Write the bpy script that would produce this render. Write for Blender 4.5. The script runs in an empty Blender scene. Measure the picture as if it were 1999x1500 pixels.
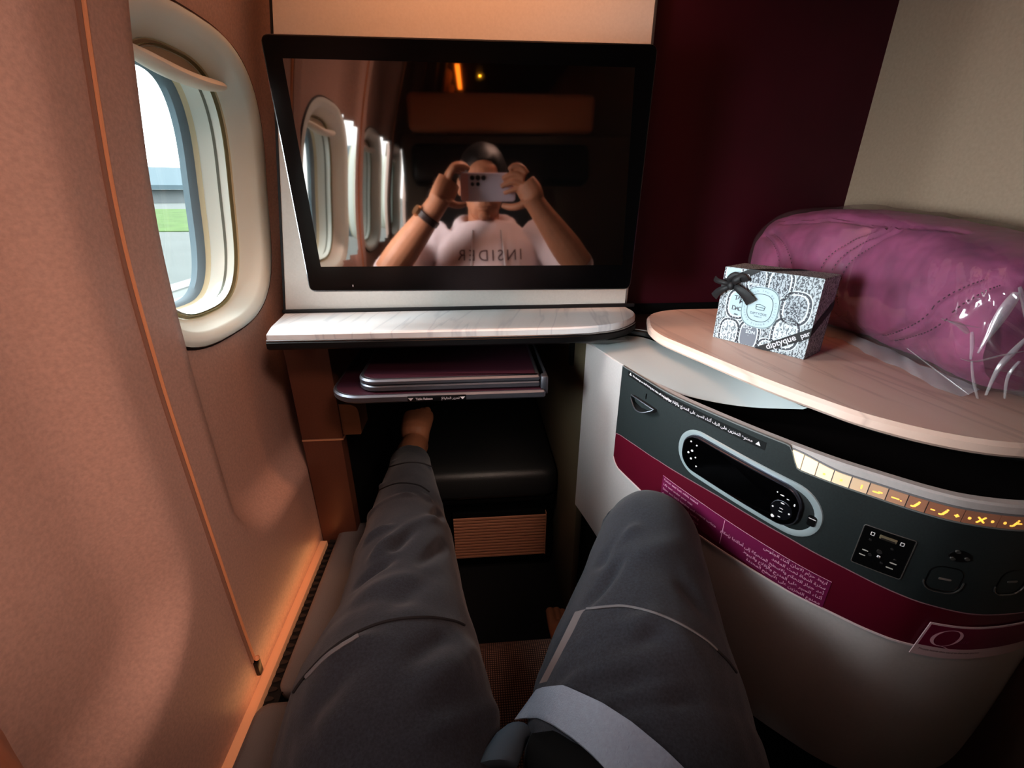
import bpy, bmesh, math, random
import numpy as np
from mathutils import Vector, Matrix, noise
from mathutils.bvhtree import BVHTree
random.seed(7)
PI = math.pi
sc = bpy.context.scene
COL = sc.collection
DROP = 0.12            # the aircraft floor lies at z = 0.12 while building; everything is lowered at the end

# ------------------------------------------------------------------ camera numbers
FPX, CX, CY = 877.0, 999.5, 750.0
PITCH, YAW, ZC = math.radians(23.2), math.radians(4.6), 1.15
CF = Vector((math.sin(YAW) * math.cos(PITCH), math.cos(YAW) * math.cos(PITCH), -math.sin(PITCH)))
CR = Vector((math.cos(YAW), -math.sin(YAW), 0))
CU = CR.cross(CF)
def ray(x, y): return CF + CR * ((x - CX) / FPX) - CU * ((y - CY) / FPX)
def atz(x, y, z):
    d = ray(x, y); return Vector((0, 0, ZC)) + d * ((z - ZC) / d.z)
def aty(x, y, Y):
    d = ray(x, y); return Vector((0, 0, ZC)) + d * (Y / d.y)

# ------------------------------------------------------------------ materials
def lin(c):
    return tuple((v / 255 / 12.92) if v / 255 <= 0.04045 else ((v / 255 + 0.055) / 1.055) ** 2.4 for v in c)
MATS = {}
def mat(name, c, rough=0.5, metal=0.0, spec=0.5, grain=0.0, gscale=400.0, bump=0.0, bscale=300.0, emit=None, estr=0.0, coat=0.0, sheen=0.0, stretch=None):
    if name in MATS: return MATS[name]
    m = bpy.data.materials.new(name); m.use_nodes = True
    nt = m.node_tree; b = nt.nodes['Principled BSDF']
    L = lin(c)
    b.inputs['Base Color'].default_value = (*L, 1)
    b.inputs['Roughness'].default_value = rough
    b.inputs['Metallic'].default_value = metal
    b.inputs['Specular IOR Level'].default_value = spec
    b.inputs['Coat Weight'].default_value = coat
    b.inputs['Sheen Weight'].default_value = sheen
    if emit is not None:
        b.inputs['Emission Color'].default_value = (*lin(emit), 1)
        b.inputs['Emission Strength'].default_value = estr
    tc = nt.nodes.new('ShaderNodeTexCoord')
    vec = tc.outputs['Object']
    if stretch:
        mp = nt.nodes.new('ShaderNodeMapping'); mp.inputs['Scale'].default_value = stretch
        nt.links.new(vec, mp.inputs['Vector']); vec = mp.outputs['Vector']
    if grain > 0:
        n = nt.nodes.new('ShaderNodeTexNoise'); n.inputs['Scale'].default_value = gscale; n.inputs['Detail'].default_value = 3
        nt.links.new(vec, n.inputs['Vector'])
        r = nt.nodes.new('ShaderNodeValToRGB')
        r.color_ramp.elements[0].position = 0.3; r.color_ramp.elements[1].position = 0.7
        r.color_ramp.elements[0].color = (*[v * (1 - grain) for v in L], 1)
        r.color_ramp.elements[1].color = (*[min(1, v * (1 + grain)) for v in L], 1)
        nt.links.new(n.outputs['Fac'], r.inputs['Fac']); nt.links.new(r.outputs['Color'], b.inputs['Base Color'])
    if bump > 0:
        n = nt.nodes.new('ShaderNodeTexNoise'); n.inputs['Scale'].default_value = bscale; n.inputs['Detail'].default_value = 4
        nt.links.new(vec, n.inputs['Vector'])
        bp = nt.nodes.new('ShaderNodeBump'); bp.inputs['Strength'].default_value = bump; bp.inputs['Distance'].default_value = 0.002
        nt.links.new(n.outputs['Fac'], bp.inputs['Height']); nt.links.new(bp.outputs['Normal'], b.inputs['Normal'])
    MATS[name] = m
    return m

def marble(name, scale, rot, c0, c1, vein):
    m = bpy.data.materials.new(name); m.use_nodes = True
    nt = m.node_tree; b = nt.nodes['Principled BSDF']
    b.inputs['Roughness'].default_value = 0.32; b.inputs['Specular IOR Level'].default_value = 0.45
    tc = nt.nodes.new('ShaderNodeTexCoord'); mp = nt.nodes.new('ShaderNodeMapping')
    m0 = nt.nodes.new('ShaderNodeMapping'); m0.inputs['Rotation'].default_value = (0, 0, rot); mp.inputs['Scale'].default_value = scale
    nt.links.new(tc.outputs['Object'], m0.inputs['Vector']); nt.links.new(m0.outputs['Vector'], mp.inputs['Vector'])
    n1 = nt.nodes.new('ShaderNodeTexNoise'); n1.inputs['Scale'].default_value = 1.0; n1.inputs['Detail'].default_value = 4; n1.inputs['Distortion'].default_value = 0.6
    n2 = nt.nodes.new('ShaderNodeTexNoise'); n2.inputs['Scale'].default_value = 2.3; n2.inputs['Detail'].default_value = 3; n2.inputs['Distortion'].default_value = 0.4
    nt.links.new(mp.outputs['Vector'], n1.inputs['Vector']); nt.links.new(mp.outputs['Vector'], n2.inputs['Vector'])
    r1 = nt.nodes.new('ShaderNodeValToRGB'); e = r1.color_ramp.elements
    e[0].position = 0.35; e[1].position = 0.65; e[0].color = (*lin(c0), 1); e[1].color = (*lin(c1), 1)
    r2 = nt.nodes.new('ShaderNodeValToRGB'); e = r2.color_ramp.elements
    e[0].position = 0.47; e[0].color = (0, 0, 0, 1); e[1].position = 0.5; e[1].color = (1, 1, 1, 1)
    k = e.new(0.53); k.color = (0, 0, 0, 1)
    nt.links.new(n1.outputs['Fac'], r1.inputs['Fac']); nt.links.new(n2.outputs['Fac'], r2.inputs['Fac'])
    mu = nt.nodes.new('ShaderNodeMath'); mu.operation = 'MULTIPLY'; mu.inputs[1].default_value = 0.30
    nt.links.new(r2.outputs['Color'], mu.inputs[0])
    mx = nt.nodes.new('ShaderNodeMixRGB'); mx.inputs[2].default_value = (*lin(vein), 1)
    nt.links.new(mu.outputs[0], mx.inputs[0]); nt.links.new(r1.outputs['Color'], mx.inputs[1])
    nt.links.new(mx.outputs['Color'], b.inputs['Base Color'])
    return m

def glassy(name, tint, gloss, rough, diff=0.0):
    """clear sheet: mostly transparent, a share of mirror and a share of milky diffuse"""
    m = bpy.data.materials.new(name); m.use_nodes = True
    nt = m.node_tree; nt.nodes.remove(nt.nodes['Principled BSDF']); out = nt.nodes['Material Output']
    t = nt.nodes.new('ShaderNodeBsdfTransparent'); t.inputs[0].default_value = (*tint, 1)
    g = nt.nodes.new('ShaderNodeBsdfGlossy'); g.inputs['Roughness'].default_value = rough
    mx = nt.nodes.new('ShaderNodeMixShader')
    lw = nt.nodes.new('ShaderNodeLayerWeight'); lw.inputs['Blend'].default_value = 0.35
    ml = nt.nodes.new('ShaderNodeMath'); ml.operation = 'MULTIPLY_ADD'; ml.inputs[1].default_value = gloss * 1.6; ml.inputs[2].default_value = gloss * 0.5
    nt.links.new(lw.outputs['Facing'], ml.inputs[0]); nt.links.new(ml.outputs[0], mx.inputs[0])
    nt.links.new(t.outputs[0], mx.inputs[1]); nt.links.new(g.outputs[0], mx.inputs[2])
    last = mx
    if diff > 0:
        d = nt.nodes.new('ShaderNodeBsdfDiffuse'); d.inputs[0].default_value = (0.85, 0.87, 0.9, 1)
        m2 = nt.nodes.new('ShaderNodeMixShader'); m2.inputs[0].default_value = diff
        nt.links.new(mx.outputs[0], m2.inputs[1]); nt.links.new(d.outputs[0], m2.inputs[2]); last = m2
    nt.links.new(last.outputs[0], out.inputs['Surface'])
    return m

M_WALL = mat('sidewall_plastic', (198, 166, 152), 0.42, grain=0.10, gscale=260, bump=0.15, bscale=500)
M_RIM = mat('window_trim_plastic', (232, 244, 238), 0.35)
M_CREAMRING = mat('window_cream_ring', (214, 210, 180), 0.5)
M_GASKET = mat('window_gasket', (120, 140, 150), 0.6)
M_DARKGAP = mat('dark_gap', (22, 18, 20), 0.7)
M_BEIGE = mat('shade_beige', (178, 164, 142), 0.5)
M_PANEL = mat('monitor_panel_paint', (200, 194, 188), 0.45, grain=0.03, gscale=300)
M_BURG = mat('burgundy_laminate', (58, 10, 24), 0.5, spec=.3, grain=0.15, gscale=6)
M_CREAM = mat('cream_laminate', (162, 142, 124), 0.5, grain=0.06, gscale=200)
M_BLACK = mat('black_plastic', (9, 9, 11), 0.4)
M_BLACKMATT = mat('black_matt', (6, 6, 7), 0.8, spec=0.2)
M_BEZEL = mat('bezel_black', (4, 4, 5), 0.22, spec=0.5)
M_SILVER = mat('satin_silver', (170, 170, 172), 0.3, metal=1.0)
M_ALU = mat('tray_aluminium', (124, 126, 134), 0.45, metal=0.9)
M_WHITE = mat('white_console_plastic', (190, 183, 182), 0.42, grain=0.03, gscale=300)
M_FASCIA = mat('grey_white_fascia', (190, 197, 199), 0.4)
M_FACE = mat('charcoal_console', (40, 46, 47), 0.55, grain=0.12, gscale=500)
M_BAND = mat('burgundy_band', (92, 12, 36), 0.42)
M_PLACARD = mat('plum_placard', (112, 30, 72), 0.4)
M_INKW = mat('white_ink', (225, 218, 220), 0.6)
M_INKP = mat('pink_ink', (214, 160, 184), 0.6)
M_CUBBY = mat('brown_black_cubby', (26, 18, 18), 0.75, spec=0.2)
M_BRONZE = mat('bronze_column_paint', (104, 68, 52), 0.42, metal=0.15, grain=0.06, gscale=300)
M_OLIVE = mat('olive_footwell', (98, 88, 70), 0.6)
M_LEATHER = mat('charcoal_leather', (44, 45, 46), 0.42, bump=0.35, bscale=420)
M_PADLEATHER = mat('grey_leather_pad', (124, 124, 126), 0.45, bump=0.35, bscale=420)
M_RUBBER = mat('black_rubber', (18, 17, 16), 0.7)
M_PLUMTOP = mat('plum_tray_top', (62, 30, 44), 0.5, grain=0.12, gscale=500)
M_ORANGE = mat('lit_copper_trim', (224, 168, 130), 0.4, emit=(255, 180, 130), estr=0.12)  # weak emission stands in for floor light falling on the strip
M_SEAM = mat('copper_seam', (236, 172, 130), 0.4)
M_FLOOR = mat('dark_carpet', (14, 13, 15), 0.95, grain=0.5, gscale=300)
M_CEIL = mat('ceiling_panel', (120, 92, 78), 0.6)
M_SKIN = mat('skin', (186, 128, 98), 0.55, grain=0.06, gscale=60)
M_HAIR = mat('dark_hair', (22, 17, 16), 0.55)
M_HOOD = mat('pale_pink_fleece', (232, 212, 214), 0.85, sheen=0.2, bump=0.2, bscale=600)
M_TROUSER = mat('heather_grey_cotton', (41, 45, 54), 0.9, grain=0.32, gscale=420, sheen=0.15, bump=0.25, bscale=900)
M_SEAMCLOTH = mat('trouser_seam', (112, 112, 116), 0.9)
M_SEAMDARK = mat('trouser_seam_dark', (34, 33, 36), 0.9)
M_TAB = mat('blue_grey_cotton', (70, 84, 96), 0.9)
M_BELT = mat('grey_belt_webbing', (138, 149, 166), 0.5, sheen=0.3, bump=0.4, bscale=700, grain=0.06, gscale=300)
M_PHONE = mat('lilac_phone', (206, 200, 216), 0.3)
M_LENS = mat('lens_glass', (12, 12, 16), 0.08)
M_RIBBON = mat('black_ribbon', (24, 23, 26), 0.6)
M_MARB1 = marble('striped_marble_shelf', (8.0, 0.9, 1.0), math.radians(12), (214, 206, 203), (228, 226, 227), (140, 142, 152))
M_MARB2 = marble('striped_marble_counter', (8.0, 0.7, 1.0), math.radians(-8), (226, 190, 174), (238, 212, 200), (168, 134, 124))
M_PANE = glassy('window_pane_acrylic', (0.97, 0.99, 0.99), 0.03, 0.02)
M_BAG = glassy('clear_plastic_bag', (0.98, 0.98, 0.99), 0.13, 0.10, 0.03)

# ------------------------------------------------------------------ object helpers
ROOTLOC = {}
def tag(o, label=None, cat=None, group=None, kind=None):
    if label: o['label'] = label
    if cat: o['category'] = cat
    if group: o['group'] = group
    if kind: o['kind'] = kind
    return o
def thing(name, loc, label=None, cat=None, group=None, kind=None):
    o = bpy.data.objects.new(name, None); COL.objects.link(o)
    o.empty_display_size = 0.02
    o.location = loc; ROOTLOC[o.name] = Vector(loc)
    return tag(o, label, cat, group, kind)
def rootloc(p):
    v = Vector((0, 0, 0))
    while p is not None:
        v += ROOTLOC.get(p.name, Vector((0, 0, 0))); p = p.parent
    return v
def obj(name, bm, m, parent=None, smooth=True, angle=35):
    if isinstance(bm, bpy.types.Mesh): me = bm
    else:
        bmesh.ops.recalc_face_normals(bm.bm, faces=bm.bm.faces[:])
        me = bpy.data.meshes.new(name); bm.bm.to_mesh(me); bm.bm.free()
    return finish(name, me, m, parent, smooth, angle)
def finish(name, me, m, parent=None, smooth=True, angle=35):
    me.name = name
    if m is not None:
        me.materials.clear()
        for k in (m if isinstance(m, (list, tuple)) else [m]): me.materials.append(k)
    if smooth:
        me.polygons.foreach_set('use_smooth', [True] * len(me.polygons))
        if angle: me.set_sharp_from_angle(angle=math.radians(angle))
    o = bpy.data.objects.new(name, me); COL.objects.link(o)
    if parent is not None:
        L = rootloc(parent)
        if L.length > 0: me.transform(Matrix.Translation(-L))
        o.parent = parent
    return o

class B:
    """collects shapes that become ONE mesh object"""
    def __init__(s): s.bm = bmesh.new()
    def merge(s, t, mtx=None):
        if mtx is not None: bmesh.ops.transform(t, matrix=mtx, verts=t.verts[:])
        me = bpy.data.meshes.new('tmp'); t.to_mesh(me); t.free(); s.bm.from_mesh(me); bpy.data.meshes.remove(me); return s
    def box(s, lo, hi, r=0.0, seg=2, mtx=None):
        t = bmesh.new(); bmesh.ops.create_cube(t, size=1)
        lo, hi = Vector(lo), Vector(hi); c = (lo + hi) / 2; d = hi - lo
        for v in t.verts: v.co = Vector((v.co.x * d.x, v.co.y * d.y, v.co.z * d.z)) + c
        if r > 0: bmesh.ops.bevel(t, geom=t.edges[:], offset=min(r, min(d) * 0.49), segments=seg, affect='EDGES', profile=0.5)
        return s.merge(t, mtx)
    def loft(s, rings, closed=True, cap=True):
        bm = s.bm; R = [[bm.verts.new(p) for p in r] for r in rings]
        n = len(R[0])
        for a, b in zip(R, R[1:]):
            for i in range(n if closed else n - 1):
                j = (i + 1) % n
                try: bm.faces.new((a[i], a[j], b[j], b[i]))
                except ValueError: pass
        if cap and closed:
            for r in (R[0], R[-1]):
                try: bm.faces.new(r)
                except ValueError: pass
        return s
    def grid(s, fn, nu, nv):
        return s.loft([[fn(i / nu, j / nv) for j in range(nv + 1)] for i in range(nu + 1)], closed=False, cap=False)
    def tube(s, pts, rad, n=10, cap=True):
        pts = [Vector(p) for p in pts]
        if not isinstance(rad, (list, tuple)): rad = [rad] * len(pts)
        rings = []; up = None
        for i, p in enumerate(pts):
            d = (pts[min(i + 1, len(pts) - 1)] - pts[max(i - 1, 0)]).normalized()
            if up is None: up = Vector((0, 0, 1)) if abs(d.z) < 0.9 else Vector((0, -1, 0))
            x = d.cross(up)
            if x.length < 1e-6: x = d.orthogonal()
            x.normalize(); y = x.cross(d); up = y
            r = rad[i]; rx, ry = r if isinstance(r, tuple) else (r, r)
            rings.append([p + x * math.cos(2 * PI * k / n) * rx + y * math.sin(2 * PI * k / n) * ry for k in range(n)])
        return s.loft(rings, True, cap)
    def ball(s, c, r, seg=20, rot=None):
        t = bmesh.new(); bmesh.ops.create_uvsphere(t, u_segments=seg, v_segments=max(6, seg // 2), radius=1)
        r = r if isinstance(r, (tuple, list)) else (r, r, r)
        m = Matrix.Diagonal((*r, 1))
        if rot is not None: m = rot.to_4x4() @ m
        return s.merge(t, Matrix.Translation(Vector(c)) @ m)
    def slab(s, outline, z0, z1, bev=0.002):
        """plan outline extruded with softened top and bottom edges"""
        c = s.inset(outline, bev)
        rings = [[(x, y, z0) for x, y in c], [(x, y, z0 + bev) for x, y in outline], [(x, y, z1 - bev) for x, y in outline], [(x, y, z1) for x, y in c]]
        return s.loft(rings)
    @staticmethod
    def inset(P, d):
        n = len(P); A = sum(P[i][0] * P[(i + 1) % n][1] - P[(i + 1) % n][0] * P[i][1] for i in range(n))
        sg = 1 if A > 0 else -1; out = []
        for i in range(n):
            a, b, c = Vector(P[i - 1]), Vector(P[i]), Vector(P[(i + 1) % n])
            e1 = (b - a); e2 = (c - b)
            n1 = Vector((-e1.y, e1.x)) * sg; n2 = Vector((-e2.y, e2.x)) * sg
            if n1.length > 0: n1.normalize()
            if n2.length > 0: n2.normalize()
            k = n1 + n2
            if k.length < 1e-6: k = n1
            k.normalize(); out.append((b.x + k.x * d, b.y + k.y * d))
        return out
    def prism(s, poly, fn, h0, h1):
        """2-D outline lifted by fn(u, v, h) between two heights"""
        return s.loft([[fn(u, v, h0) for u, v in poly], [fn(u, v, h1) for u, v in poly]])

def catmull(P, n=12, closed=False):
    P = [tuple(p) for p in P]; out = []; N = len(P); D = len(P[0])
    for i in range(N if closed else N - 1):
        p0 = P[(i - 1) % N] if closed else P[max(i - 1, 0)]; p1 = P[i % N]; p2 = P[(i + 1) % N]; p3 = P[(i + 2) % N] if closed else P[min(i + 2, N - 1)]
        for k in range(n):
            t = k / n
            out.append(tuple(.5 * (2 * p1[j] + (-p0[j] + p2[j]) * t + (2 * p0[j] - 5 * p1[j] + 4 * p2[j] - p3[j]) * t * t + (-p0[j] + 3 * p1[j] - 3 * p2[j] + p3[j]) * t ** 3) for j in range(D)))
    if not closed: out.append(P[-1])
    return out
def rrect(u0, v0, u1, v1, r, n=6):
    out = []
    for cx, cy, a in ((u1 - r, v1 - r, 0), (u0 + r, v1 - r, 90), (u0 + r, v0 + r, 180), (u1 - r, v0 + r, 270)):
        for k in range(n + 1):
            t = math.radians(a + 90 * k / n); out.append((cx + r * math.cos(t), cy + r * math.sin(t)))
    return out
def sq(hw, hh, p=2.8, n=64):
    out = []
    for k in range(n):
        t = 2 * PI * k / n; c, s_ = math.cos(t), math.sin(t)
        out.append((hw * math.copysign(abs(c) ** (2 / p), c), hh * math.copysign(abs(s_) ** (2 / p), s_)))
    return out
def sstep(a, b, x):
    t = max(0.0, min(1.0, (x - a) / (b - a))); return t * t * (3 - 2 * t)

# ---- writing
def glyphs(body, size, align='LEFT', extrude=0.0, bold=0.0, shear=0.0, space=1.0):
    c = bpy.data.curves.new('writing', 'FONT'); c.body = body; c.size = size; c.align_x = align; c.align_y = 'CENTER'
    c.resolution_u = 3; c.offset = bold; c.shear = shear; c.space_character = space
    o = bpy.data.objects.new('writing', c); COL.objects.link(o)
    bpy.context.view_layer.update()
    me = bpy.data.meshes.new_from_object(o.evaluated_get(bpy.context.evaluated_depsgraph_get()))
    V = [tuple(v.co[:2]) for v in me.vertices]; F = [tuple(p.vertices) for p in me.polygons]
    bpy.data.objects.remove(o); bpy.data.curves.remove(c); bpy.data.meshes.remove(me)
    return V, F
def write(b, body, size, fn, align='LEFT', **k):
    """fn maps (u, v) on the writing's own plane to a point in the scene"""
    V, F = glyphs(body, size, align, **k)
    vs = [b.bm.verts.new(fn(u, v)) for u, v in V]
    for f in F:
        try: b.bm.faces.new([vs[i] for i in f])
        except ValueError: pass
    return b
AR = {'ا': ('ا', 'FE8D FE8E'), 'أ': ('', 'FE83 FE84'), 'إ': ('', 'FE87 FE88'), 'ب': ('', 'FE8F FE90 FE91 FE92'), 'ة': ('', 'FE93 FE94'), 'ت': ('', 'FE95 FE96 FE97 FE98'),
      'ث': ('', 'FE99 FE9A FE9B FE9C'), 'ج': ('', 'FE9D FE9E FE9F FEA0'), 'ح': ('', 'FEA1 FEA2 FEA3 FEA4'), 'خ': ('', 'FEA5 FEA6 FEA7 FEA8'), 'د': ('', 'FEA9 FEAA'), 'ذ': ('', 'FEAB FEAC'),
      'ر': ('', 'FEAD FEAE'), 'ز': ('', 'FEAF FEB0'), 'س': ('', 'FEB1 FEB2 FEB3 FEB4'), 'ش': ('', 'FEB5 FEB6 FEB7 FEB8'), 'ص': ('', 'FEB9 FEBA FEBB FEBC'), 'ض': ('', 'FEBD FEBE FEBF FEC0'),
      'ط': ('', 'FEC1 FEC2 FEC3 FEC4'), 'ظ': ('', 'FEC5 FEC6 FEC7 FEC8'), 'ع': ('', 'FEC9 FECA FECB FECC'), 'غ': ('', 'FECD FECE FECF FED0'), 'ف': ('', 'FED1 FED2 FED3 FED4'), 'ق': ('', 'FED5 FED6 FED7 FED8'),
      'ك': ('', 'FED9 FEDA FEDB FEDC'), 'ل': ('', 'FEDD FEDE FEDF FEE0'), 'م': ('', 'FEE1 FEE2 FEE3 FEE4'), 'ن': ('', 'FEE5 FEE6 FEE7 FEE8'), 'ه': ('', 'FEE9 FEEA FEEB FEEC'), 'و': ('', 'FEED FEEE'),
      'ى': ('', 'FEEF FEF0'), 'ي': ('', 'FEF1 FEF2 FEF3 FEF4'), 'ئ': ('', 'FE89 FE8A FE8B FE8C'), 'ء': ('', 'FE80'), 'ﻻ': ('', 'FEFB FEFC')}
def arabic(s):
    s = s.replace('لا', 'ﻻ').replace('لأ', 'ﻻ'); out = []
    F = [([int(h, 16) for h in AR[c][1].split()] if c in AR else None) for c in s]
    for i, f in enumerate(F):
        if f is None: out.append(s[i]); continue
        prev = i > 0 and F[i - 1] is not None and len(F[i - 1]) == 4
        nxt = i + 1 < len(F) and F[i + 1] is not None and len(f) == 4 and len(F[i + 1]) > 1
        k = (3 if nxt else 1) if prev else (2 if nxt else 0)
        out.append(chr(f[min(k, len(f) - 1)]))
    return ''.join(reversed(out))

# ================================================================== CAMERA
cam = bpy.data.cameras.new('camera'); co = bpy.data.objects.new('camera', cam); COL.objects.link(co)
cam.sensor_width = 36; cam.lens = FPX / 1999 * 36; cam.clip_start = 0.008; cam.clip_end = 2000
rm = Matrix((CR, CU, -CF)).transposed(); co.matrix_world = Matrix.Translation((0, 0, ZC)) @ rm.to_4x4()
sc.camera = co

# ================================================================== THE CABIN SHELL
PROF = [(0.05, -.352), (.45, -.352), (.6, -.354), (.88, -.354), (.983, -.352), (1.081, -.347), (1.161, -.338), (1.241, -.325), (1.295, -.315), (1.364, -.300), (1.45, -.277), (1.55, -.245), (1.7, -.200), (2.0, -.130), (2.2, -.10)]
PZ = catmull(PROF, 10); _pz = np.array([p[0] for p in PZ]); _px = np.array([p[1] for p in PZ])
def prof(z): return float(np.interp(z, _pz, _px))
PITCHW = 0.533
SEAMY = 0.49
RECESS = 0.037
def recess(y, z):
    k = math.floor((y - SEAMY) / PITCHW); y0 = SEAMY + k * PITCHW
    lo, hi, zl, r = y0 + .058, y0 + PITCHW - .058, .633, .12
    cx, hx = (lo + hi) / 2, (hi - lo) / 2
    dx = abs(y - cx) - (hx - r); dz = (zl + r) - z
    if dz < 0: sd = -(dx - r)
    else: sd = r - math.hypot(max(dx, 0), dz) if dx > 0 else r - dz
    t = max(0.0, min(1.0, sd / .062)); return RECESS * (1 - (1 - t) ** 2)
def wallx(y, z): return prof(z) - recess(y, z)
WIN = [.72, .145, .145 - PITCHW, .145 - 2 * PITCHW]
WZ = 1.147
b = B(); ys = [-3.4 + .012 * i for i in range(int(5.3 / .012))]; zs = [.10 + .012 * i for i in range(int(1.95 / .012))]
V = [[b.bm.verts.new((wallx(y, z), y, z)) for z in zs] for y in ys]
def inhole(y, z): return any(y > w - .155 and (abs(y - w) / .193) ** 2.8 + (abs(z - WZ) / .196) ** 2.8 < 1 for w in WIN)
for i in range(len(ys) - 1):
    for j in range(len(zs) - 1):
        if not inhole(ys[i] + .006, zs[j] + .006): b.bm.faces.new((V[i][j], V[i + 1][j], V[i + 1][j + 1], V[i][j + 1]))
for v in [v for v in b.bm.verts if not v.link_faces]: b.bm.verts.remove(v)
w = obj('wall_left', b, M_WALL, angle=None); tag(w, kind='structure')
# seams between the sidewall panels: a copper bead in a shallow shadow line, with a black foot
for k in range(0, 4):
    y = SEAMY - k * PITCHW
    t = thing('trim_%d' % (k + 2), (prof(.48), y, .47), kind='structure')
    zz = [.50 + .02 * i for i in range(72)]
    obj('copper_bead', B().tube([(prof(z) + .0012, y, z) for z in zz], .0022, 8), M_SEAM, t)
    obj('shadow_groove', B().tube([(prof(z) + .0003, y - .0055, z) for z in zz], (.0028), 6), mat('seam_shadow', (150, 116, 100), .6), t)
    if k == 0:
        obj('end_clip', B().box((-.353, y - .005, .468), (-.346, y + .006, .497), .002), M_BLACK, t)
        obj('clip_screw', B().ball((-.347, y, .502), .004, 10), M_SEAM, t)

def ringpts(yc, hw, hh, off, lean=True, p=2.8, n=72):
    return [((prof(WZ + v) if lean else prof(WZ)) - RECESS + off, yc + u, WZ + v) for u, v in sq(hw, hh, p, n)]
def build_window(idx, yc, detailed):
    t = thing('window_%d' % idx, (prof(WZ) - RECESS, yc, WZ), kind='structure')
    obj('shadow_gap', B().loft([ringpts(yc, .2065, .2085, .0005), ringpts(yc, .2035, .2055, .004)], cap=False), M_DARKGAP, t)
    obj('window_frame', B().loft([ringpts(yc, *a) for a in ((.2035, .2055, -.002), (.2025, .2045, .004), (.197, .200, .0055), (.190, .195, .005), (.176, .187, .001), (.172, .185, -.002), (.160, .179, -.013), (.142, .1725, -.021), (.136, .171, -.025))], cap=False), M_RIM, t, angle=60)
    obj('shade_track', B().loft([ringpts(yc, *a) for a in ((.136, .171, -.023), (.133, .169, -.028), (.128, .168, -.028), (.126, .167, -.022))], cap=False), M_CREAMRING, t, angle=60)
    obj('track_groove', B().loft([ringpts(yc, *a) for a in ((.1265, .1672, -.0215), (.1235, .1662, -.024), (.1225, .1658, -.03))], cap=False), mat('olive_groove', (120, 116, 84), .6), t)
    obj('window_reveal', B().loft([ringpts(yc, *a) for a in ((.1225, .1658, -.026), (.119, .1645, -.024), (.1175, .164, -.03), (.108, .1615, -.046), (.1, .1595, -.054))], cap=False), M_RIM, t, angle=60)
    obj('reveal_line', B().loft([ringpts(yc, *a) for a in ((.1150, .1636, -.0335), (.1128, .1630, -.0368))], cap=False), mat('reveal_line_grey', (120, 128, 120), .6), t)
    obj('inner_ring', B().loft([ringpts(yc, *a) for a in ((.1005, .1598, -.053), (.0985, .159, -.056), (.0945, .157, -.059))], cap=False), M_CREAMRING, t)
    obj('pane_gasket', B().loft([ringpts(yc, *a) for a in ((.095, .1572, -.0585), (.088, .155, -.062), (.084, .153, -.066), (.084, .153, -.075))], cap=False), M_GASKET, t)
    obj('window_pane', B().loft([ringpts(yc, .086, .155, -.070), ringpts(yc, .086, .155, -.074)]), M_PANE, t, angle=None)
    # pulled-down edge of the shade with its grip
    zb = 1.298
    def sh(u, v):
        y = yc - .125 + .25 * u; zl = zb - .012 * (1 - (2 * u - 1) ** 2); z = zl + (1.345 - zl) * v
        return (prof(z) - RECESS - .0255, y, z)
    obj('window_shade', B().grid(sh, 20, 6), M_BEIGE, t)
    rings = []
    for i in range(25):
        u = -1 + 2 * i / 24; k = math.sqrt(max(0.0, 1 - abs(u) ** 3.5)) + .03
        y = yc + u * .116; z = zb - .010 * (1 - u * u); x = prof(z) - RECESS - .022
        rings.append([(x + (.013 * math.cos(a) + .009) * k, y, z + .0085 * math.sin(a) * k - .002) for a in [2 * PI * q / 14 for q in range(14)]])
    obj('shade_grip', B().loft(rings), mat('shade_grip_plastic', (232, 228, 214), .4), t)
for i, yc in enumerate(WIN): build_window(i + 1, yc, i == 0)

# copper strip along the foot of the sidewall
b = B().box((-.3535, -1.2, .435), (-.3375, .79, .4555), .001)
tag(obj('trim_1', b, M_ORANGE), kind='structure')

# floor, ceiling, end walls
tag(obj('floor', B().box((-.40, -3.4, .10), (.78, 1.9, .12)), M_FLOOR), kind='structure')
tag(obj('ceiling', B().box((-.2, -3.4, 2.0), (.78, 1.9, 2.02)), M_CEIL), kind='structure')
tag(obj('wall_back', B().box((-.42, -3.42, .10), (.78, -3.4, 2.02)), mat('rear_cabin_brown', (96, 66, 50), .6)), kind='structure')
tag(obj('wall_right', B().box((.735, -3.4, .10), (.76, 1.9, 2.02)), M_CREAM), kind='structure')
tag(obj('wall_front', B().box((.20, .905, .935), (.735, .925, 2.0)), M_BURG), kind='structure')
b = B().box((.20, .906, .80), (.735, .924, .9345)); tag(obj('dark_gap_front', b, M_BLACKMATT), kind='structure')  # black sheet standing in for the dark gap below the burgundy wall
tag(obj('wall_footwell', B().box((-.42, 1.86, .10), (.76, 1.88, 2.0)), M_BLACKMATT), kind='structure')
# long glowing strip light in the rear ceiling and a small reading lamp (both show in the screen)
t = thing('ceiling_light', (-.08, -2.8, 2.0), 'long amber strip light set in the ceiling behind the seat', 'light')
obj('diffuser', B().box((-.100, -3.3, 1.988), (-.066, -2.45, 1.9995), .004), mat('amber_glow', (255, 150, 60), .5, emit=(255, 128, 36), estr=4.0), t)
obj('frame', B().box((-.115, -3.32, 1.9935), (-.05, -2.43, 1.9999)), M_CEIL, t)
t = thing('reading_lamp', (.085, -2.75, 2.0), 'small bright yellow reading lamp set in the ceiling behind the seat', 'lamp')
obj('lamp_ring', B().tube([(.085, -2.75, 2.0), (.085, -2.75, 1.985)], [.022, .018], 16), M_BLACK, t)
obj('bulb', B().ball((.085, -2.75, 1.985), (.011, .011, .007), 14), mat('lamp_glow', (255, 200, 80), .4, emit=(255, 180, 50), estr=18.0), t)

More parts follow.
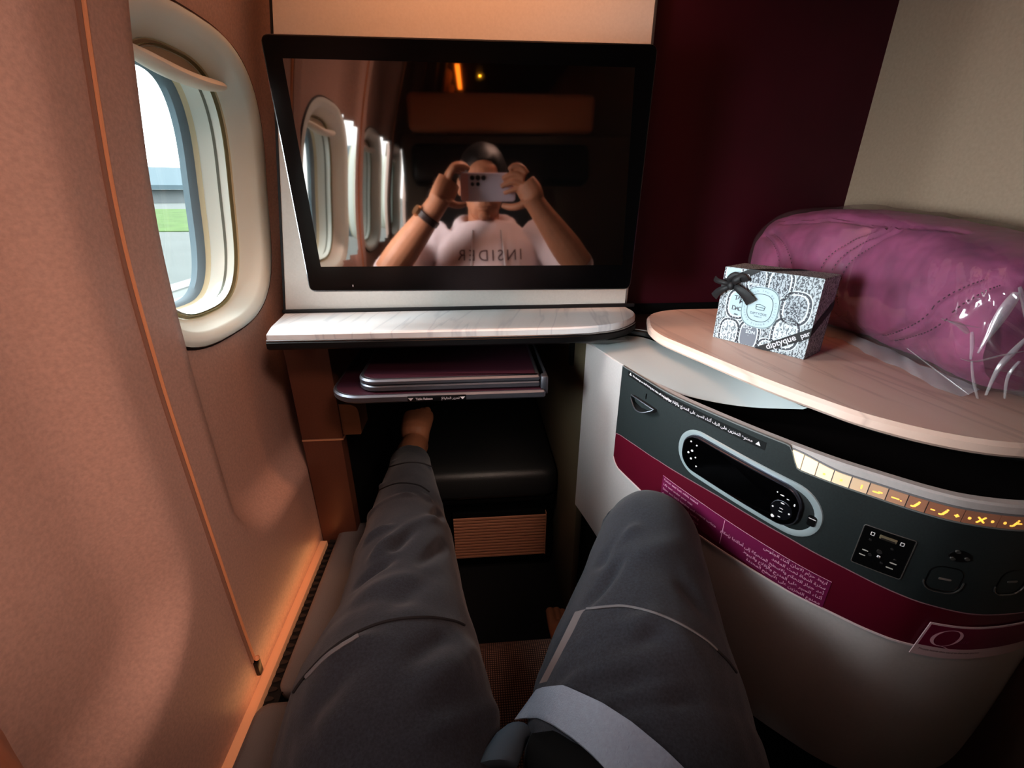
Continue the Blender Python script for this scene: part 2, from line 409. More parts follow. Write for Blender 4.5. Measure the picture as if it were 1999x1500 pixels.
# ================================================================== MONITOR PANEL, TELEVISION
def pl(z): return -.358 + (z - .946) * .150 if z < 1.42 else -.287 + (z - 1.42) * .42
zz = [.9405 + .02 * i for i in range(53)]
b = B(); b.loft([[(pl(z), .862, z), (.294, .862, z), (.297, .866, z), (.297, .880, z), (pl(z), .880, z)] for z in zz])
t = thing('wall_monitor', (0, .87, .94), kind='structure')
obj('panel_sheet', b, M_PANEL, t, angle=30)
obj('edge_strip', B().box((.2945, .8615, .9405), (.2985, .8795, 1.98), .001), M_SILVER, t)
obj('edge_gasket', B().loft([[(pl(z) - .003, .8612, z), (pl(z) + .001, .8612, z), (pl(z) + .001, .866, z), (pl(z) - .003, .866, z)] for z in zz]), M_DARKGAP, t)

tv = thing('television', (0, .74, 1.005), 'large black flat screen mounted in front of the pale panel, mirroring a photographer', 'television')
TVO = [(-.2575, 1.007), (.2525, 1.003), (.2565, 1.333), (-.2630, 1.334)]
def rpoly(P, r, n=5):
    out = []; N = len(P)
    for i in range(N):
        a, b_, c = Vector(P[i - 1]), Vector(P[i]), Vector(P[(i + 1) % N])
        p, q = b_ + (a - b_).normalized() * r, b_ + (c - b_).normalized() * r
        for k in range(n + 1):
            s_ = k / n; out.append(tuple((p * (1 - s_) + b_ * s_) * (1 - s_) + (b_ * (1 - s_) + q * s_) * s_))
    return out
def xz(poly, y): return [(u, y, v) for u, v in poly]
o1 = rpoly(TVO, .010)
obj('bezel', B().loft([xz(B.inset(o1, .0015), .7215), xz(o1, .723), xz(o1, .728)]), M_BEZEL, tv)
o2 = B.inset(o1, -.0012)
obj('edge_rim', B().loft([xz(o2, .7255), xz(o2, .7300), xz(B.inset(o1, .003), .7315)]), M_SILVER, tv)
obj('back_cover', B().loft([xz(B.inset(o1, .002), .730), xz(B.inset(o1, .006), .752), xz(B.inset(o1, .03), .765)]), M_BLACK, tv)
obj('mount_arm', B().box((-.09, .764, 1.09), (.09, .8615, 1.25), .008), M_BLACK, tv)
SCR = [(-.2345, 1.0445), (.2355, 1.0415), (.2272, 1.3065), (-.2395, 1.3085)]
def screen_mat():
    m = bpy.data.materials.new('screen_glass'); m.use_nodes = True
    nt = m.node_tree; nt.nodes.remove(nt.nodes['Principled BSDF']); out = nt.nodes['Material Output']
    g = nt.nodes.new('ShaderNodeBsdfGlossy'); g.inputs['Roughness'].default_value = 0.035; g.inputs[0].default_value = (.86, .8, .76, 1)
    d = nt.nodes.new('ShaderNodeBsdfDiffuse'); d.inputs[0].default_value = (.004, .004, .004, 1)
    mx = nt.nodes.new('ShaderNodeMixShader'); mx.inputs[0].default_value = 0.52
    nt.links.new(d.outputs[0], mx.inputs[1]); nt.links.new(g.outputs[0], mx.inputs[2]); nt.links.new(mx.outputs[0], out.inputs['Surface'])
    return m
obj('screen', B().loft([xz(SCR, .7213), xz(SCR, .7216)]), screen_mat(), tv, smooth=False)
obj('indicator_dot', B().box((-.1912, .7208, 1.0135), (-.1898, .7215, 1.0165)), M_INKW, tv)

# ================================================================== SHELF UNDER THE SCREEN
SH = [(-.340, .721), (-.2, .718), (.05, .716), (.14, .716)] + catmull([(.19, .720), (.245, .738), (.287, .778), (.302, .815), (.300, .848)], 6) + [(.295, .880), (-.364, .880), (-.352, .768)]
sh = thing('monitor_shelf', (0, .80, .905), 'long narrow white marble shelf with black edge below the screen', 'shelf')
obj('marble_top', B().slab(B.inset(SH, .003), .926, .940, .0025), M_MARB1, sh)
obj('black_edge', B().slab(SH, .9125, .9275, .003), M_BLACK, sh)
obj('silver_line', B().slab(B.inset(SH, .0008), .9265, .9290, .0004), M_SILVER, sh)
obj('back_gasket', B().box((-.362, .8555, .9402), (.312, .8618, .9465), .001), M_DARKGAP, sh)
obj('support_bracket', B().loft([[(.05, .75, .9118), (.262, .73, .9118), (.262, .86, .9118), (.05, .86, .9118)], [(.10, .79, .895), (.235, .762, .895), (.235, .86, .895), (.10, .86, .895)]]), mat('bracket_grey', (92, 90, 88), .5), sh, smooth=False)

# ================================================================== SIDE COUNTER AND CONSOLE
PL = [(.2045, .795), (.237, .661), (.252, .605), (.27, .546), (.306, .474), (.336, .422), (.368, .375), (.396, .344), (.423, .317), (.449, .300), (.490, .288), (.54, .288), (.59, .297), (.65, .322), (.73, .36)]
CP = catmull(PL, 24); _cs = [0.0]
for p, q in zip(CP, CP[1:]): _cs.append(_cs[-1] + math.hypot(q[0] - p[0], q[1] - p[1]))
_cs = np.array(_cs); _cpx = np.array([p[0] for p in CP]); _cpy = np.array([p[1] for p in CP]); SMAX = float(_cs[-1])
def sheet(s, z, off=0.0):
    x = float(np.interp(s, _cs, _cpx)); y = float(np.interp(s, _cs, _cpy))
    x1, y1 = float(np.interp(s + .012, _cs, _cpx)), float(np.interp(s + .012, _cs, _cpy))
    x0, y0 = float(np.interp(s - .012, _cs, _cpx)), float(np.interp(s - .012, _cs, _cpy))
    tx, ty = x1 - x0, y1 - y0; L = math.hypot(tx, ty) or 1
    return Vector((x + ty / L * off, y - tx / L * off, z))        # off > 0: towards the sitter
ZT = .8902
def colpatch(b, s0, s1, zlo, zhi, o0, o1, n=None):
    """plate on the console wall: columns along s, outline zlo(s)..zhi(s), from offset o0 out to o1"""
    n = n or max(2, int((s1 - s0) / .004)); rings = []
    for i in range(n + 1):
        s = s0 + (s1 - s0) * i / n; a, c = zlo(s), zhi(s)
        rings.append([sheet(s, a, o0), sheet(s, a, o1), sheet(s, c, o1), sheet(s, c, o0)])
    return b.loft(rings)
def rr_lohi(s0, z0, s1, z1, r, skew=0.0):
    def k(s):
        d = min(s - s0, s1 - s); return 0 if d >= r else r - math.sqrt(max(0, r * r - (r - d) ** 2))
    mid = (s0 + s1) / 2
    return (lambda s: z0 + k(s) + skew * (s - mid)), (lambda s: z1 - k(s) + skew * (s - mid))
def rr_patch(b, s0, z0, s1, z1, r, o0, o1, skew=0.0):
    lo, hi = rr_lohi(s0, z0, s1, z1, r, skew); n = max(10, int((s1 - s0) / .002)); rings = []
    for i in range(n + 1):
        t = i / n; s = s0 + (s1 - s0) * (.5 - .5 * math.cos(PI * t)); s = min(max(s, s0 + 1e-5), s1 - 1e-5)
        rings.append([sheet(s, lo(s), o0), sheet(s, lo(s), o1), sheet(s, hi(s), o1), sheet(s, hi(s), o0)])
    return b.loft(rings)

# ledge and marble counter
LEDGE = [(.06, .883), (.06, .803), (.20, .803), (.244, .804)] + catmull([(.285, .800), (.315, .778), (.332, .735), (.341, .69), (.352, .655), (.366, .615), (.39, .548), (.413, .475), (.436, .420), (.465, .385), (.52, .350), (.60, .335), (.732, .40)], 8) + [(.732, .903), (.30, .903), (.30, .884)]
MARB = catmull([(.316, .790), (.303, .745), (.302, .70), (.312, .66), (.333, .595), (.364, .500), (.391, .438), (.415, .394), (.457, .352), (.512, .327), (.60, .318), (.732, .36)], 8) + [(.732, .872)] + catmull([(.52, .872), (.43, .872), (.382, .866), (.343, .843), (.324, .815)], 6)
ct = thing('side_counter', (.50, .62, .87), 'curved pale marble side counter carrying the gift box and wrapped duvet', 'counter')
obj('marble_top', B().slab(MARB, .9135, .930, .004), M_MARB2, ct)
obj('black_ledge', B().slab(LEDGE, .8985, .9115, .003), M_BLACK, ct)
obj('silver_bead', B().slab(B.inset(LEDGE, .0015), .9112, .9130, .0005), M_SILVER, ct)
U = catmull([(.215, .806, .899), (.30, .792, .899), (.330, .735, .899), (.350, .655, .899), (.366, .612, .899), (.378, .58, .899), (.395, .53, .899), (.410, .480, .899)], 8)
Lw = catmull([(.2055, .795, ZT), (.222, .730, ZT), (.240, .655, ZT), (.268, .571, .8895), (.295, .548, .886), (.335, .532, .8815), (.372, .515, .8825), (.408, .479, .8965)], 8)
obj('white_fascia', B().loft([[Vector(u), Vector(u).lerp(Vector(l), .5) + Vector((.003, -.003, .002)), Vector(l)] for u, l in zip(U, Lw)], closed=False, cap=False), M_FASCIA, ct)

cs = thing('console', (.45, .5, .47), 'curved side console with burgundy band, switches, sockets and handset holder', 'console')
def zbot(s): return .513 - .045 * sstep(0, .5, s)
rings = []
for i in range(150):
    s = SMAX * i / 149; z0 = zbot(s)
    rings.append([sheet(s, z0, -.012), sheet(s, z0, 0), sheet(s, z0 + .003, .001), sheet(s, .70, 0), sheet(s, ZT - .002, 0), sheet(s, ZT, -.002), sheet(s, ZT, -.010)])
obj('white_shell', B().loft(rings, cap=True), M_WHITE, cs)
inner = [tuple(sheet(SMAX * i / 60, 0, -.011)[:2]) for i in range(61)]
obj('cubby_floor', B().slab(inner + [(.731, .86), (.21, .86)], .852, .858, .001), M_CUBBY, cs)
kick = [tuple(sheet(SMAX * i / 60, 0, -.035)[:2]) for i in range(61)]
obj('recessed_plinth', B().slab(kick + [(.731, .86), (.235, .86)], .1205, .60, .001), M_BLACKMATT, cs)
# face plates
SA = .1335
def facelow(s): return .706 + (max(0, .022 - (s - SA)) / .022) ** 2 * .014
def notch(s): return ZT - .0005 if s < .4135 else ZT - .0005 - (.0245 * sstep(.4135, .430, s))
def burgtop(s): return float(np.interp(s, [.13, .15, .25, .35, .44, .52, .60, .87], [.765, .770, .780, .7815, .7765, .768, .760, .745]))
n = 180
obj('burgundy_band', colpatch(B(), SA, SMAX - .005, facelow, lambda s: burgtop(s), 0, .0022, n), M_BAND, cs)
obj('lower_lip', colpatch(B(), SA, SMAX - .005, lambda s: facelow(s) - .0025, lambda s: facelow(s) - .0003, 0, .003, n), mat('pale_lip', (226, 206, 208), .4), cs)
obj('charcoal_face', colpatch(B(), SA, SMAX - .005, lambda s: burgtop(s), notch, 0, .0026, n), M_FACE, cs)
obj('face_edge', colpatch(B(), SA, SMAX - .005, lambda s: notch(s) - .0002, lambda s: notch(s) + .0012, 0, .003, n), mat('edge_grey', (120, 122, 122), .4), cs)
obj('band_edge', colpatch(B(), SA, SMAX - .005, lambda s: burgtop(s) - .0006, lambda s: burgtop(s) + .0005, 0, .0031, n), mat('edge_pink', (150, 112, 120), .4), cs)
# row of seat switches
swdiv = [.4185, .4309, .4453, .4604, .4760, .4912, .5061, .5215, .5360, .5620, .5883, .6150, .6400]
def swtop(s): return .8795 + .0065 * (1 - sstep(.4185, .47, s))
ICON = [None, None, 'o', 'o', 'b', 'r', 'l', 's', '-s+', '<x>', '<t>', '<s>']
sw = obj('switch_bar', colpatch(B(), .4165, .66, lambda s: .8645, lambda s: swtop(s) + .0018, -.002, .0008), mat('switch_bar_grey', (120, 120, 124), .35), cs)
for k in range(12):
    a, c = swdiv[k], swdiv[k + 1]; f = k / 11
    colr = tuple(int(u * (1 - sstep(.1, .75, f)) + v * sstep(.1, .75, f)) for u, v in zip((250, 230, 196), (150, 104, 84)))
    lowf = (lambda s: .8655 + .016 * max(0, (.4309 - s) / .0124) ** 1.6) if k == 0 else (lambda s: .8655)
    bt = obj('seat_switch', colpatch(B(), a + .0005, c - .0005, lowf, swtop, 0, .0020, 10), mat('switch_glow_%d' % k, colr, .4, emit=colr, estr=.42 * (1 - .72 * f)), cs)
    ic = ICON[k]
    if not ic: continue
    mid = (a + c) / 2; bb = B(); zc = .8722
    def dot(ds, dz, rs, rz): rr_patch(bb, mid + ds - rs, zc + dz - rz, mid + ds + rs, zc + dz + rz, min(rs, rz) * .95, .002, .0024)
    def seatfig(ds=0):
        dot(ds + .0012, .0036, .0009, .0009)
        for q in range(4): dot(ds + .0007 - .0006 * q, .0018 - .0012 * q, .0011, .0008)
        dot(ds - .0026, -.0024, .0014, .0008)
    if ic == 'o': dot(0, 0, .0012, .0012)
    elif ic == 'b': dot(.002, .0004, .0007, .0024)
    elif ic == 'r':
        dot(-.001, -.0004, .003, .0007); dot(.0022, .0008, .0018, .0008)
    elif ic == 'l':
        dot(-.001, 0, .0032, .0006); dot(.0035, -.0008, .0007, .0006)
    else:
        if 'x' in ic:
            for q in range(-4, 5): dot(q * .0006, q * .0007, .0008, .0008); dot(q * .0006, -q * .0006, .0008, .0008)
        elif 't' in ic:
            seatfig(); dot(.002, .0004, .003, .0007)
        else: seatfig()
        if ic[0] in '-<': dot(-.0085, 0, .0017 if ic[0] == '-' else .0011, .0006 if ic[0] == '-' else .0014)
        if ic[-1] == '+': dot(.0085, 0, .0018, .0007); dot(.0085, 0, .0007, .0018)
        if ic[-1] == '>': dot(.0085, 0, .0011, .0014)
    obj('symbol', bb, mat('switch_symbol_glow', (255, 214, 120), .4, emit=(255, 190, 80), estr=.9), bt)
# stowage label strip along the top of the face
def T(s0, z0, off=.0030, sk=0.0): return lambda u, v: sheet(s0 + u, z0 + v + sk * u, off)
lb = obj('notice_strip', colpatch(B(), .1515, .3915, lambda s: .8765 + (s - .27) * -.035, lambda s: .8865 + (s - .27) * -.035, .0020, .0030), mat('notice_black', (14, 16, 18), .5), cs)
bb = B(); SK = -.035
for s0 in (.1560, .3800):
    z0 = .8815 + (s0 - .27) * SK
    bb.loft([[sheet(s0, z0 - .0022, .0034), sheet(s0 + .0058, z0 - .0022, .0034), sheet(s0 + .0029, z0 + .0028, .0034)]] * 2, cap=False)
    bb.bm.faces.new([bb.bm.verts.new(sheet(s0, z0 - .0022, .0034)), bb.bm.verts.new(sheet(s0 + .0062, z0 - .0022, .0034)), bb.bm.verts.new(sheet(s0 + .0031, z0 + .0028, .0034))])
write(bb, 'No stowage on shelf during taxi, take off and landing', .0047, T(.1655, .8815 + (.1655 - .27) * SK, .0034, SK), bold=.00006, space=.92)
write(bb, '|', .006, T(.2745, .8815, .0034, SK))
write(bb, arabic('ممنوع التخزين على الرف أثناء السير على المدرج والإقلاع والهبوط'), .0056, T(.3765, .8815 + (.3765 - .27) * SK, .0034, SK), align='RIGHT', bold=.00006)
obj('notice_text', bb, M_INKW, lb, smooth=False)
# safety placard on the burgundy band
pc = obj('safety_placard', colpatch(B(), .2620, .4900, lambda s: .7195 - (s - .262) * .072, lambda s: .7620 - (s - .262) * .072, .0020, .0027), M_PLACARD, cs)
bb = B(); sk = -.072
for i, ln in enumerate(('Fasten seat belt while seated', 'Life vest under your seat', 'Stow and latch handset and control surface', 'during taxi, take off and landing', 'No stowage on marked surface')):
    write(bb, ln, .0052, T(.2650, .7568 - .0078 * i, .0030, sk), bold=.00005)
for i, ln in enumerate(('اربط حزام الأمان أثناء الجلوس', 'سترة النجاة تحت المقعد', 'أعد جهاز التحكم والأسطح المتحركة إلى أماكنها بإحكام', 'أثناء السير على المدرج والإقلاع والهبوط', 'ممنوع التخزين على الأسطح المحددة')):
    write(bb, arabic(ln), .0060, T(.4870, .7568 - .0078 * i + sk * .222, .0030, sk), align='RIGHT', bold=.00008)
colpatch(bb, .3655, .3662, lambda s: .7215 - (s - .262) * .072, lambda s: .7600 - (s - .262) * .072, .0027, .0030)
colpatch(bb, .2620, .4900, lambda s: .7614 - (s - .262) * .072, lambda s: .7620 - (s - .262) * .072, .0027, .0029)
obj('placard_text', bb, M_INKP, pc, smooth=False)
# hook with its little latch
hk = obj('coat_hook', B().loft([[sheet(s, z, .0026), sheet(s, z, .0026 + o)] for s, z, o in ((.172, .8555, .004), (.20, .8570, .006), (.2305, .8570, .006), (.2315, .8535, .012), (.216, .8470, .014), (.195, .8435, .012), (.178, .8455, .008), (.172, .8555, .004))], closed=False, cap=False), mat('hook_black', (40, 40, 42), .35), cs)
bb = B()
for pa in ([(.172, .8558, .007), (.20, .8572, .009), (.2305, .8570, .008)], [(.172, .8510, .007), (.195, .8437, .015), (.216, .8470, .017), (.2308, .8562, .010)]):
    bb.tube([sheet(*p) for p in catmull(pa, 6)], .0011, 8)
obj('hook_rim', bb, M_ALU, hk)
obj('latch_slot', B().box((-.0006, -.0006, -.004), (.0006, .0006, .004), mtx=Matrix.Translation(sheet(.203, .866, .003))), M_BLACK, cs)
# handset cradle (silver oval dish) and the handset
SKH = -.022
hb = B(); s0, z0, s1, z1, r = .2790, .7990 - .0105, .4640, .8480 + .004, .030
lo, hi = rr_lohi(s0, z0, s1, z1, r, -.075); lo2, hi2 = rr_lohi(.2865, .800, .4480, .8465, .022, -.075)
def outline_pts(s0, z0, s1, z1, r, skew, n=10):
    mid = (s0 + s1) / 2; return [(u, v + skew * (u - mid)) for u, v in sub(rrect(s0, z0, s1, z1, r, n))]
def sub(P, step=.006):
    out = []
    for (a, b_) in zip(P, P[1:] + P[:1]):
        k = max(1, int(math.hypot(b_[0] - a[0], b_[1] - a[1]) / step))
        for i in range(k): out.append((a[0] + (b_[0] - a[0]) * i / k, a[1] + (b_[1] - a[1]) * i / k))
    return out
KH = -.075
# measured straight from its own corners
HS0, HS1, HZ0, HZ1 = .2900, .4445, .7955, .8490
def offs(P, o): return [sheet(u, v, o) for u, v in P]
A0 = outline_pts(.2795, .7855, .4655, .8545, .0335, KH); A1 = B.inset(A0, .0035); A2 = B.inset(A0, .0085)
cr = obj('handset_cradle', B().loft([offs(A0, .0022), offs(B.inset(A0, .001), .0040), offs(A1, .0046), offs(A2, .0030)], cap=False), mat('cradle_satin', (176, 188, 192), .3, metal=.35), cs)
obj('cradle_well', B().loft([offs(B.inset(A0, .008), .0027), offs(B.inset(A0, .009), .0031)]), M_FACE, cr)
cl = rrect(.4510, .8055 - .0, .4605, .8185, .003, 4)
obj('release_clip', B().loft([offs(cl, .003), offs(B.inset(cl, .001), .0062)]), M_BLACK, cr)
obj('clip_glint', B().loft([offs(rrect(.4525, .8158, .4597, .8166, .0003, 2), .0062), offs(rrect(.4525, .8158, .4597, .8166, .0003, 2), .0066)]), M_INKW, cr)
hs = thing('handset', sheet(.367, .79, .003), 'black rounded handset with round buttons clipped into the console', 'remote control')
H0 = outline_pts(HS0, HZ0, HS1, HZ1, .0225, KH)
obj('handset_body', B().loft([offs(H0, .0032), offs(H0, .0080), offs(B.inset(H0, .001), .0095)]), mat('handset_rim', (96, 94, 104), .25, metal=.8), hs)
H1 = B.inset(H0, .0022)
obj('handset_glass', B().loft([offs(H1, .0094), offs(H1, .0099)]), mat('handset_black_glass', (3, 3, 4), .12, spec=.35), hs, smooth=False)
def hz(s, z): return z
M_BTN = mat('button_mark', (226, 222, 222), .5, emit=(220, 220, 225), estr=.15)
def disc(s, z, rs, rz=None, o0=.0098, o1=.0105, n=14, ang=0): 
    rz = rz or rs; P = [(s + rs * math.cos(2 * PI * k / n) * math.cos(ang) - rz * math.sin(2 * PI * k / n) * math.sin(ang), z + rs * math.cos(2 * PI * k / n) * math.sin(ang) + rz * math.sin(2 * PI * k / n) * math.cos(ang)) for k in range(n)]
    return B().loft([offs(P, o0), offs(B.inset(P, .0002), o1)])
for (s, z, rr_) in ((.3028, .8430, .0017), (.3118, .8410, .0015), (.3015, .8255, .0019), (.3065, .8305, .0022), (.3068, .8185, .0019), (.3130, .8232, .0015), (.3163, .8112, .0015)):
    obj('button', disc(s, z, rr_ * .82, rr_ * .78), M_BTN, hs)
dp = obj('button_pad', disc(.4262, .8125, .0118, .0128, .0098, .0106, 28), mat('pad_black', (20, 20, 24), .2), hs)
ring = [(.4262 + .0108 * math.cos(a), .8125 + .0118 * math.sin(a)) for a in [2 * PI * k / 28 for k in range(28)]]
obj('pad_ring', B().tube([sheet(u, v, .0106) for u, v in ring[4:14]], .0003, 6), M_ALU, dp)
for (ds, dz, a, c) in ((0, .0092, .0022, .0009), (-.0088, 0, .0012, .0012), (.0088, -.0005, .0012, .0012), (0, -.0095, .0016, .0007), (0, .0020, .0022, .0005), (0, -.0022, .0022, .0005)):
    obj('button', disc(.4262 + ds, .8125 + dz, a, c, .0104, .0110), M_BTN, hs)
for (s, z, a, c) in ((.4195, .8000, .0021, .0021), (.4375, .8255, .0009, .0018), (.4180, .8325, .0008, .0008), (.4235, .8310, .0023, .0007), (.4300, .8290, .0016, .0005)):
    obj('button', disc(s, z, a, c), M_BTN, hs)
# power outlet plate
OP = outline_pts(.4985, .7835, .5395, .8335, .002, 0.03, 3)
op = obj('power_outlet', B().loft([offs(OP, .0022), offs(B.inset(OP, .0012), .0045)]), mat('outlet_black', (13, 13, 14), .3), cs)
bb = B(); bb.tube([sheet(u, v, .0036) for u, v in OP] + [sheet(*OP[0], .0036)], .0006, 6, cap=False)
obj('outlet_rim', bb, mat('outlet_rim_grey', (86, 82, 80), .35), op)
U0 = rrect(.5125, .8238, .5265, .8284, .0006, 3)
us = obj('charging_port', B().loft([offs(U0, .0044), offs(B.inset(U0, .0005), .0058)]), mat('port_metal', (196, 180, 150), .3, metal=.7), op)
U1 = rrect(.5138, .8243, .5252, .8262, .0004, 3)
obj('port_tongue', B().loft([offs(U1, .0058), offs(U1, .0061)]), mat('port_dark', (44, 38, 34), .5), us)
for s in (.5070, .5305):
    P = rrect(s - .0017, .8236, s + .0017, .8280, .0006, 3)
    obj('port_symbol', B().loft([offs(P, .0045), offs(B.inset(P, .0007), .0047), offs(B.inset(P, .0008), .0046)], cap=False), M_INKW, op)
bb = B()
for (s, z, a, c) in ((.5062, .8035, .0026, .0006), (.5052, .7970, .0026, .0006), (.5298, .8005, .0028, .0006), (.5285, .7938, .0028, .0006)):
    P = rrect(s - a, z - c, s + a, z + c, c * .6, 2); bb.loft([offs(P, .0044), offs(P, .0048)])
obj('socket_slots', bb, mat('slot_glint', (190, 186, 180), .4), op)
bb = B()
for (s, z, a) in ((.5070, .8180, .0014), (.5250, .8165, .0014), (.5300, .8055, .0011), (.5170, .8080, .0026), (.5110, .8005, .0018), (.5215, .7960, .0014)):
    bb.merge(disc(s, z, a, a, .0044, .0049).bm)
obj('socket_holes', bb, mat('hole_grey', (46, 44, 44), .3), op)
P = rrect(.5163, .8008, .5192, .8036, .0008, 3)
obj('socket_mark', B().loft([offs(P, .0046), offs(B.inset(P, .0008), .0051)], cap=False), M_INKW, op)
# headphone socket, two round-cornered flaps
hj = obj('headphone_socket', disc(.5725, .8290, .0085, .0065, .0022, .0040, 20), mat('jack_black', (16, 15, 16), .35), cs)
for (s, z) in ((.5690, .8345), (.5676, .8258), (.5778, .8280)):
    obj('socket_hole', disc(s, z, .0022, .0019, .0038, .0052, 14), mat('jack_glint', (150, 146, 142), .2, metal=.8), hj)
for (c0, z0, dd) in ((.5705, .7985, 0), (.6275, .8030, 0)):
    P = sub(rrect(c0 - .0150, z0 - .0165, c0 + .0150, z0 + .0165, .011, 6), .004)
    fl = obj('round_flap', B().loft([offs(P, .0022), offs(B.inset(P, .002), .0030), offs(B.inset(P, .004), .0012), offs(B.inset(P, .007), .0012)]), mat('flap_black', (12, 11, 12), .3), cs)
    obj('flap_rim', B().tube([sheet(u, v, .0034) for u, v in P[len(P) // 2:]], .0008, 6), mat('flap_glint', (110, 106, 104), .25, metal=.6), fl)
    Q = rrect(c0 - .005, z0 - .001, c0 + .005, z0 + .0012, .0008, 2)
    obj('flap_mark', B().loft([offs(Q, .0024), offs(Q, .0031)]), mat('flap_mark_grey', (120, 112, 108), .5), fl)

# literature card standing in its pocket at the right
cd = thing('safety_card', sheet(.62, .695, .004), 'maroon and pale leaflet with a large letter Q in the console pocket', 'card')
def card(u, v, o=.0045):   # u along .. v up in card space
    s = .5752 + u + .0030 * 0 - (.0475 - v) * .10
    return sheet(s, .6955 + v + .004 * u, o)
CW, CH = .17, .0470
def cardq(b, u0, u1, v0, v1, o0, o1, sl=1):
    n = 24; rings = []
    for i in range(n + 1):
        u = u0 + (u1 - u0) * i / n
        rings.append([card(u, v0, o0), card(u, v1, o0), card(u, v1, o1), card(u, v0, o1)])
    return b.loft(rings)
cardsheet = obj('card_sheet', cardq(B(), 0, CW, 0, CH, .0036, .0046), mat('card_pink_white', (206, 178, 182), .5), cd)
obj('card_panel', cardq(B(), .0016, CW, .0150, CH - .0020, .0046, .0049), mat('card_maroon', (116, 18, 58), .45), cd)
bb = B()
QF = lambda u, v: card(.0205 + u, .0298 + v, .0053)
V_, F_ = glyphs('Q', .036, 'CENTER')
# slender capital: an ellipse drawn thick and thin, with a long tail
pts = []
for k in range(41):
    a = 2 * PI * k / 40; th = .0006 + .0011 * abs(math.cos(a - .35)) ** 1.5
    pts.append((.0112 * math.cos(a) + .0022 * math.sin(a), .0118 * math.sin(a), th))
bb.loft([[QF(u - t_ * math.cos(2 * PI * k / 40), v - t_ * .5 * math.sin(2 * PI * k / 40)), QF(u + t_ * math.cos(2 * PI * k / 40), v + t_ * .5 * math.sin(2 * PI * k / 40))] for k, (u, v, t_) in enumerate(pts)], closed=False, cap=False)
tail = catmull([(-.003, -.0112), (.003, -.0128), (.009, -.0160), (.015, -.0168), (.0195, -.0158)], 6)
bb.loft([[QF(u, v - .0008 * (1 - abs(2 * i / (len(tail) - 1) - 1)) - .0001), QF(u, v + .0008 * (1 - abs(2 * i / (len(tail) - 1) - 1)) + .0001)] for i, (u, v) in enumerate(tail)], closed=False, cap=False)
obj('letter_mark', bb, mat('card_rose_ink', (222, 176, 190), .5), cd, smooth=False)
bb = B(); write(bb, 'Suite', .0075, lambda u, v: card(.0280 + u, .0265 + v, .0052)); obj('small_title', bb, mat('card_faint_ink', (140, 60, 96), .5), cd, smooth=False)
bb = B(); write(bb, 'Please leave this card in the seat pocket', .0036, lambda u, v: card(.004 + u, .0095 + v, .0050)); obj('small_print', bb, mat('card_grey_ink', (130, 104, 108), .5), cd, smooth=False)

# ================================================================== FOOTWELL
fw = thing('footwell_housing', (-.05, 1.1, .12), 'bronze painted column and dark footwell surround under the shelf', 'cabinet')
obj('column_upper', B().box((-.3505, .80, .7005), (-.271, 1.60, .911), .002), M_BRONZE, fw)
obj('column_lower', B().box((-.3505, .80, .1205), (-.275, 1.60, .6965), .002), M_BRONZE, fw)
obj('column_trim', B().box((-.3508, .7985, .6968), (-.2705, 1.58, .7002), .0008), mat('column_trim_pale', (214, 170, 140), .3, metal=.5), fw)
bb = B(); pf = [(-.2705, .7065), (-.2365, .7065), (-.2345, .712)] + catmull([(-.2345, .752), (-.2375, .764), (-.247, .771), (-.2705, .774)], 5)
bb.loft([[(u, .803, v) for u, v in pf], [(u, .86, v) for u, v in pf]])
obj('latch_block', bb, mat('latch_bronze', (112, 76, 50), .45), fw, angle=25)
obj('right_wall', B().box((.2085, .800, .1205), (.2225, 1.84, .895), .001), M_OLIVE, fw)
obj('inner_lining', B().box((-.2745, .83, .1205), (-.2715, 1.84, .9), .0005), M_BLACKMATT, fw)
obj('footwell_roof', B().box((-.35, .886, .9115), (.20, 1.84, .925), .001), M_BLACKMATT, fw)
obj('back_lining', B().box((-.27, 1.80, .1205), (.205, 1.82, .905), .001), M_BLACKMATT, fw)

ot = thing('ottoman', (0, 1.2, .12), 'padded dark leather ottoman cushion inside the footwell', 'ottoman')
bb = B(); rings = []
for (ins, z) in ((.018, .387), (.004, .393), (0, .405), (0, .452), (.005, .466), (.018, .474), (.05, .4765)):
    rings.append([(x, y, z) for x, y in rrect(-.255 + ins, .985 + ins, .2035 - ins, 1.60 - ins, .035, 6)])
obj('cushion', bb.loft(rings), M_LEATHER, ot, angle=60)
obj('cushion_tray', B().box((-.25, .995, .372), (.195, 1.59, .3865), .003), M_BLACK, ot)
obj('plinth', B().box((-.25, 1.03, .1205), (.19, 1.59, .3718), .002), M_BLACKMATT, ot)
av = thing('air_vent', (.046, 1.0, .195), 'copper and silver slatted air vent grille under the ottoman cushion', 'vent')
obj('vent_back', B().box((-.085, 1.012, .172), (.178, 1.029, .328), .002), M_BLACK, av)
bb = B()
for k in range(14):
    z = .180 + k * .0103
    bb.loft([[(x, .998, z), (x, .998, z + .0056), (x, 1.002, z + .0060), (x, 1.002, z + .0004)] for x in (-.082, .175)])
bb.box((.1752, .997, .178), (.1772, 1.012, .326))
obj('slats', bb, mat('slat_copper', (206, 150, 122), .35, metal=.2), av, smooth=False)
# crumpled plastic-wrapped pad pushed to the back of the footwell
me_b = B().ball((.07, 1.62, .56), (.13, .14, .085), 40)
for v in me_b.bm.verts:
    n_ = noise.noise(v.co * 18) * .02 + noise.noise(v.co * 45) * .008; v.co += v.normal * n_
    v.co.z = max(v.co.z, .4775)
tag(obj('bedding_pack', me_b, mat('dim_plum_wrap', (58, 40, 54), .25)), 'crumpled dim plum bedding pack at the back of the ottoman', 'bedding')

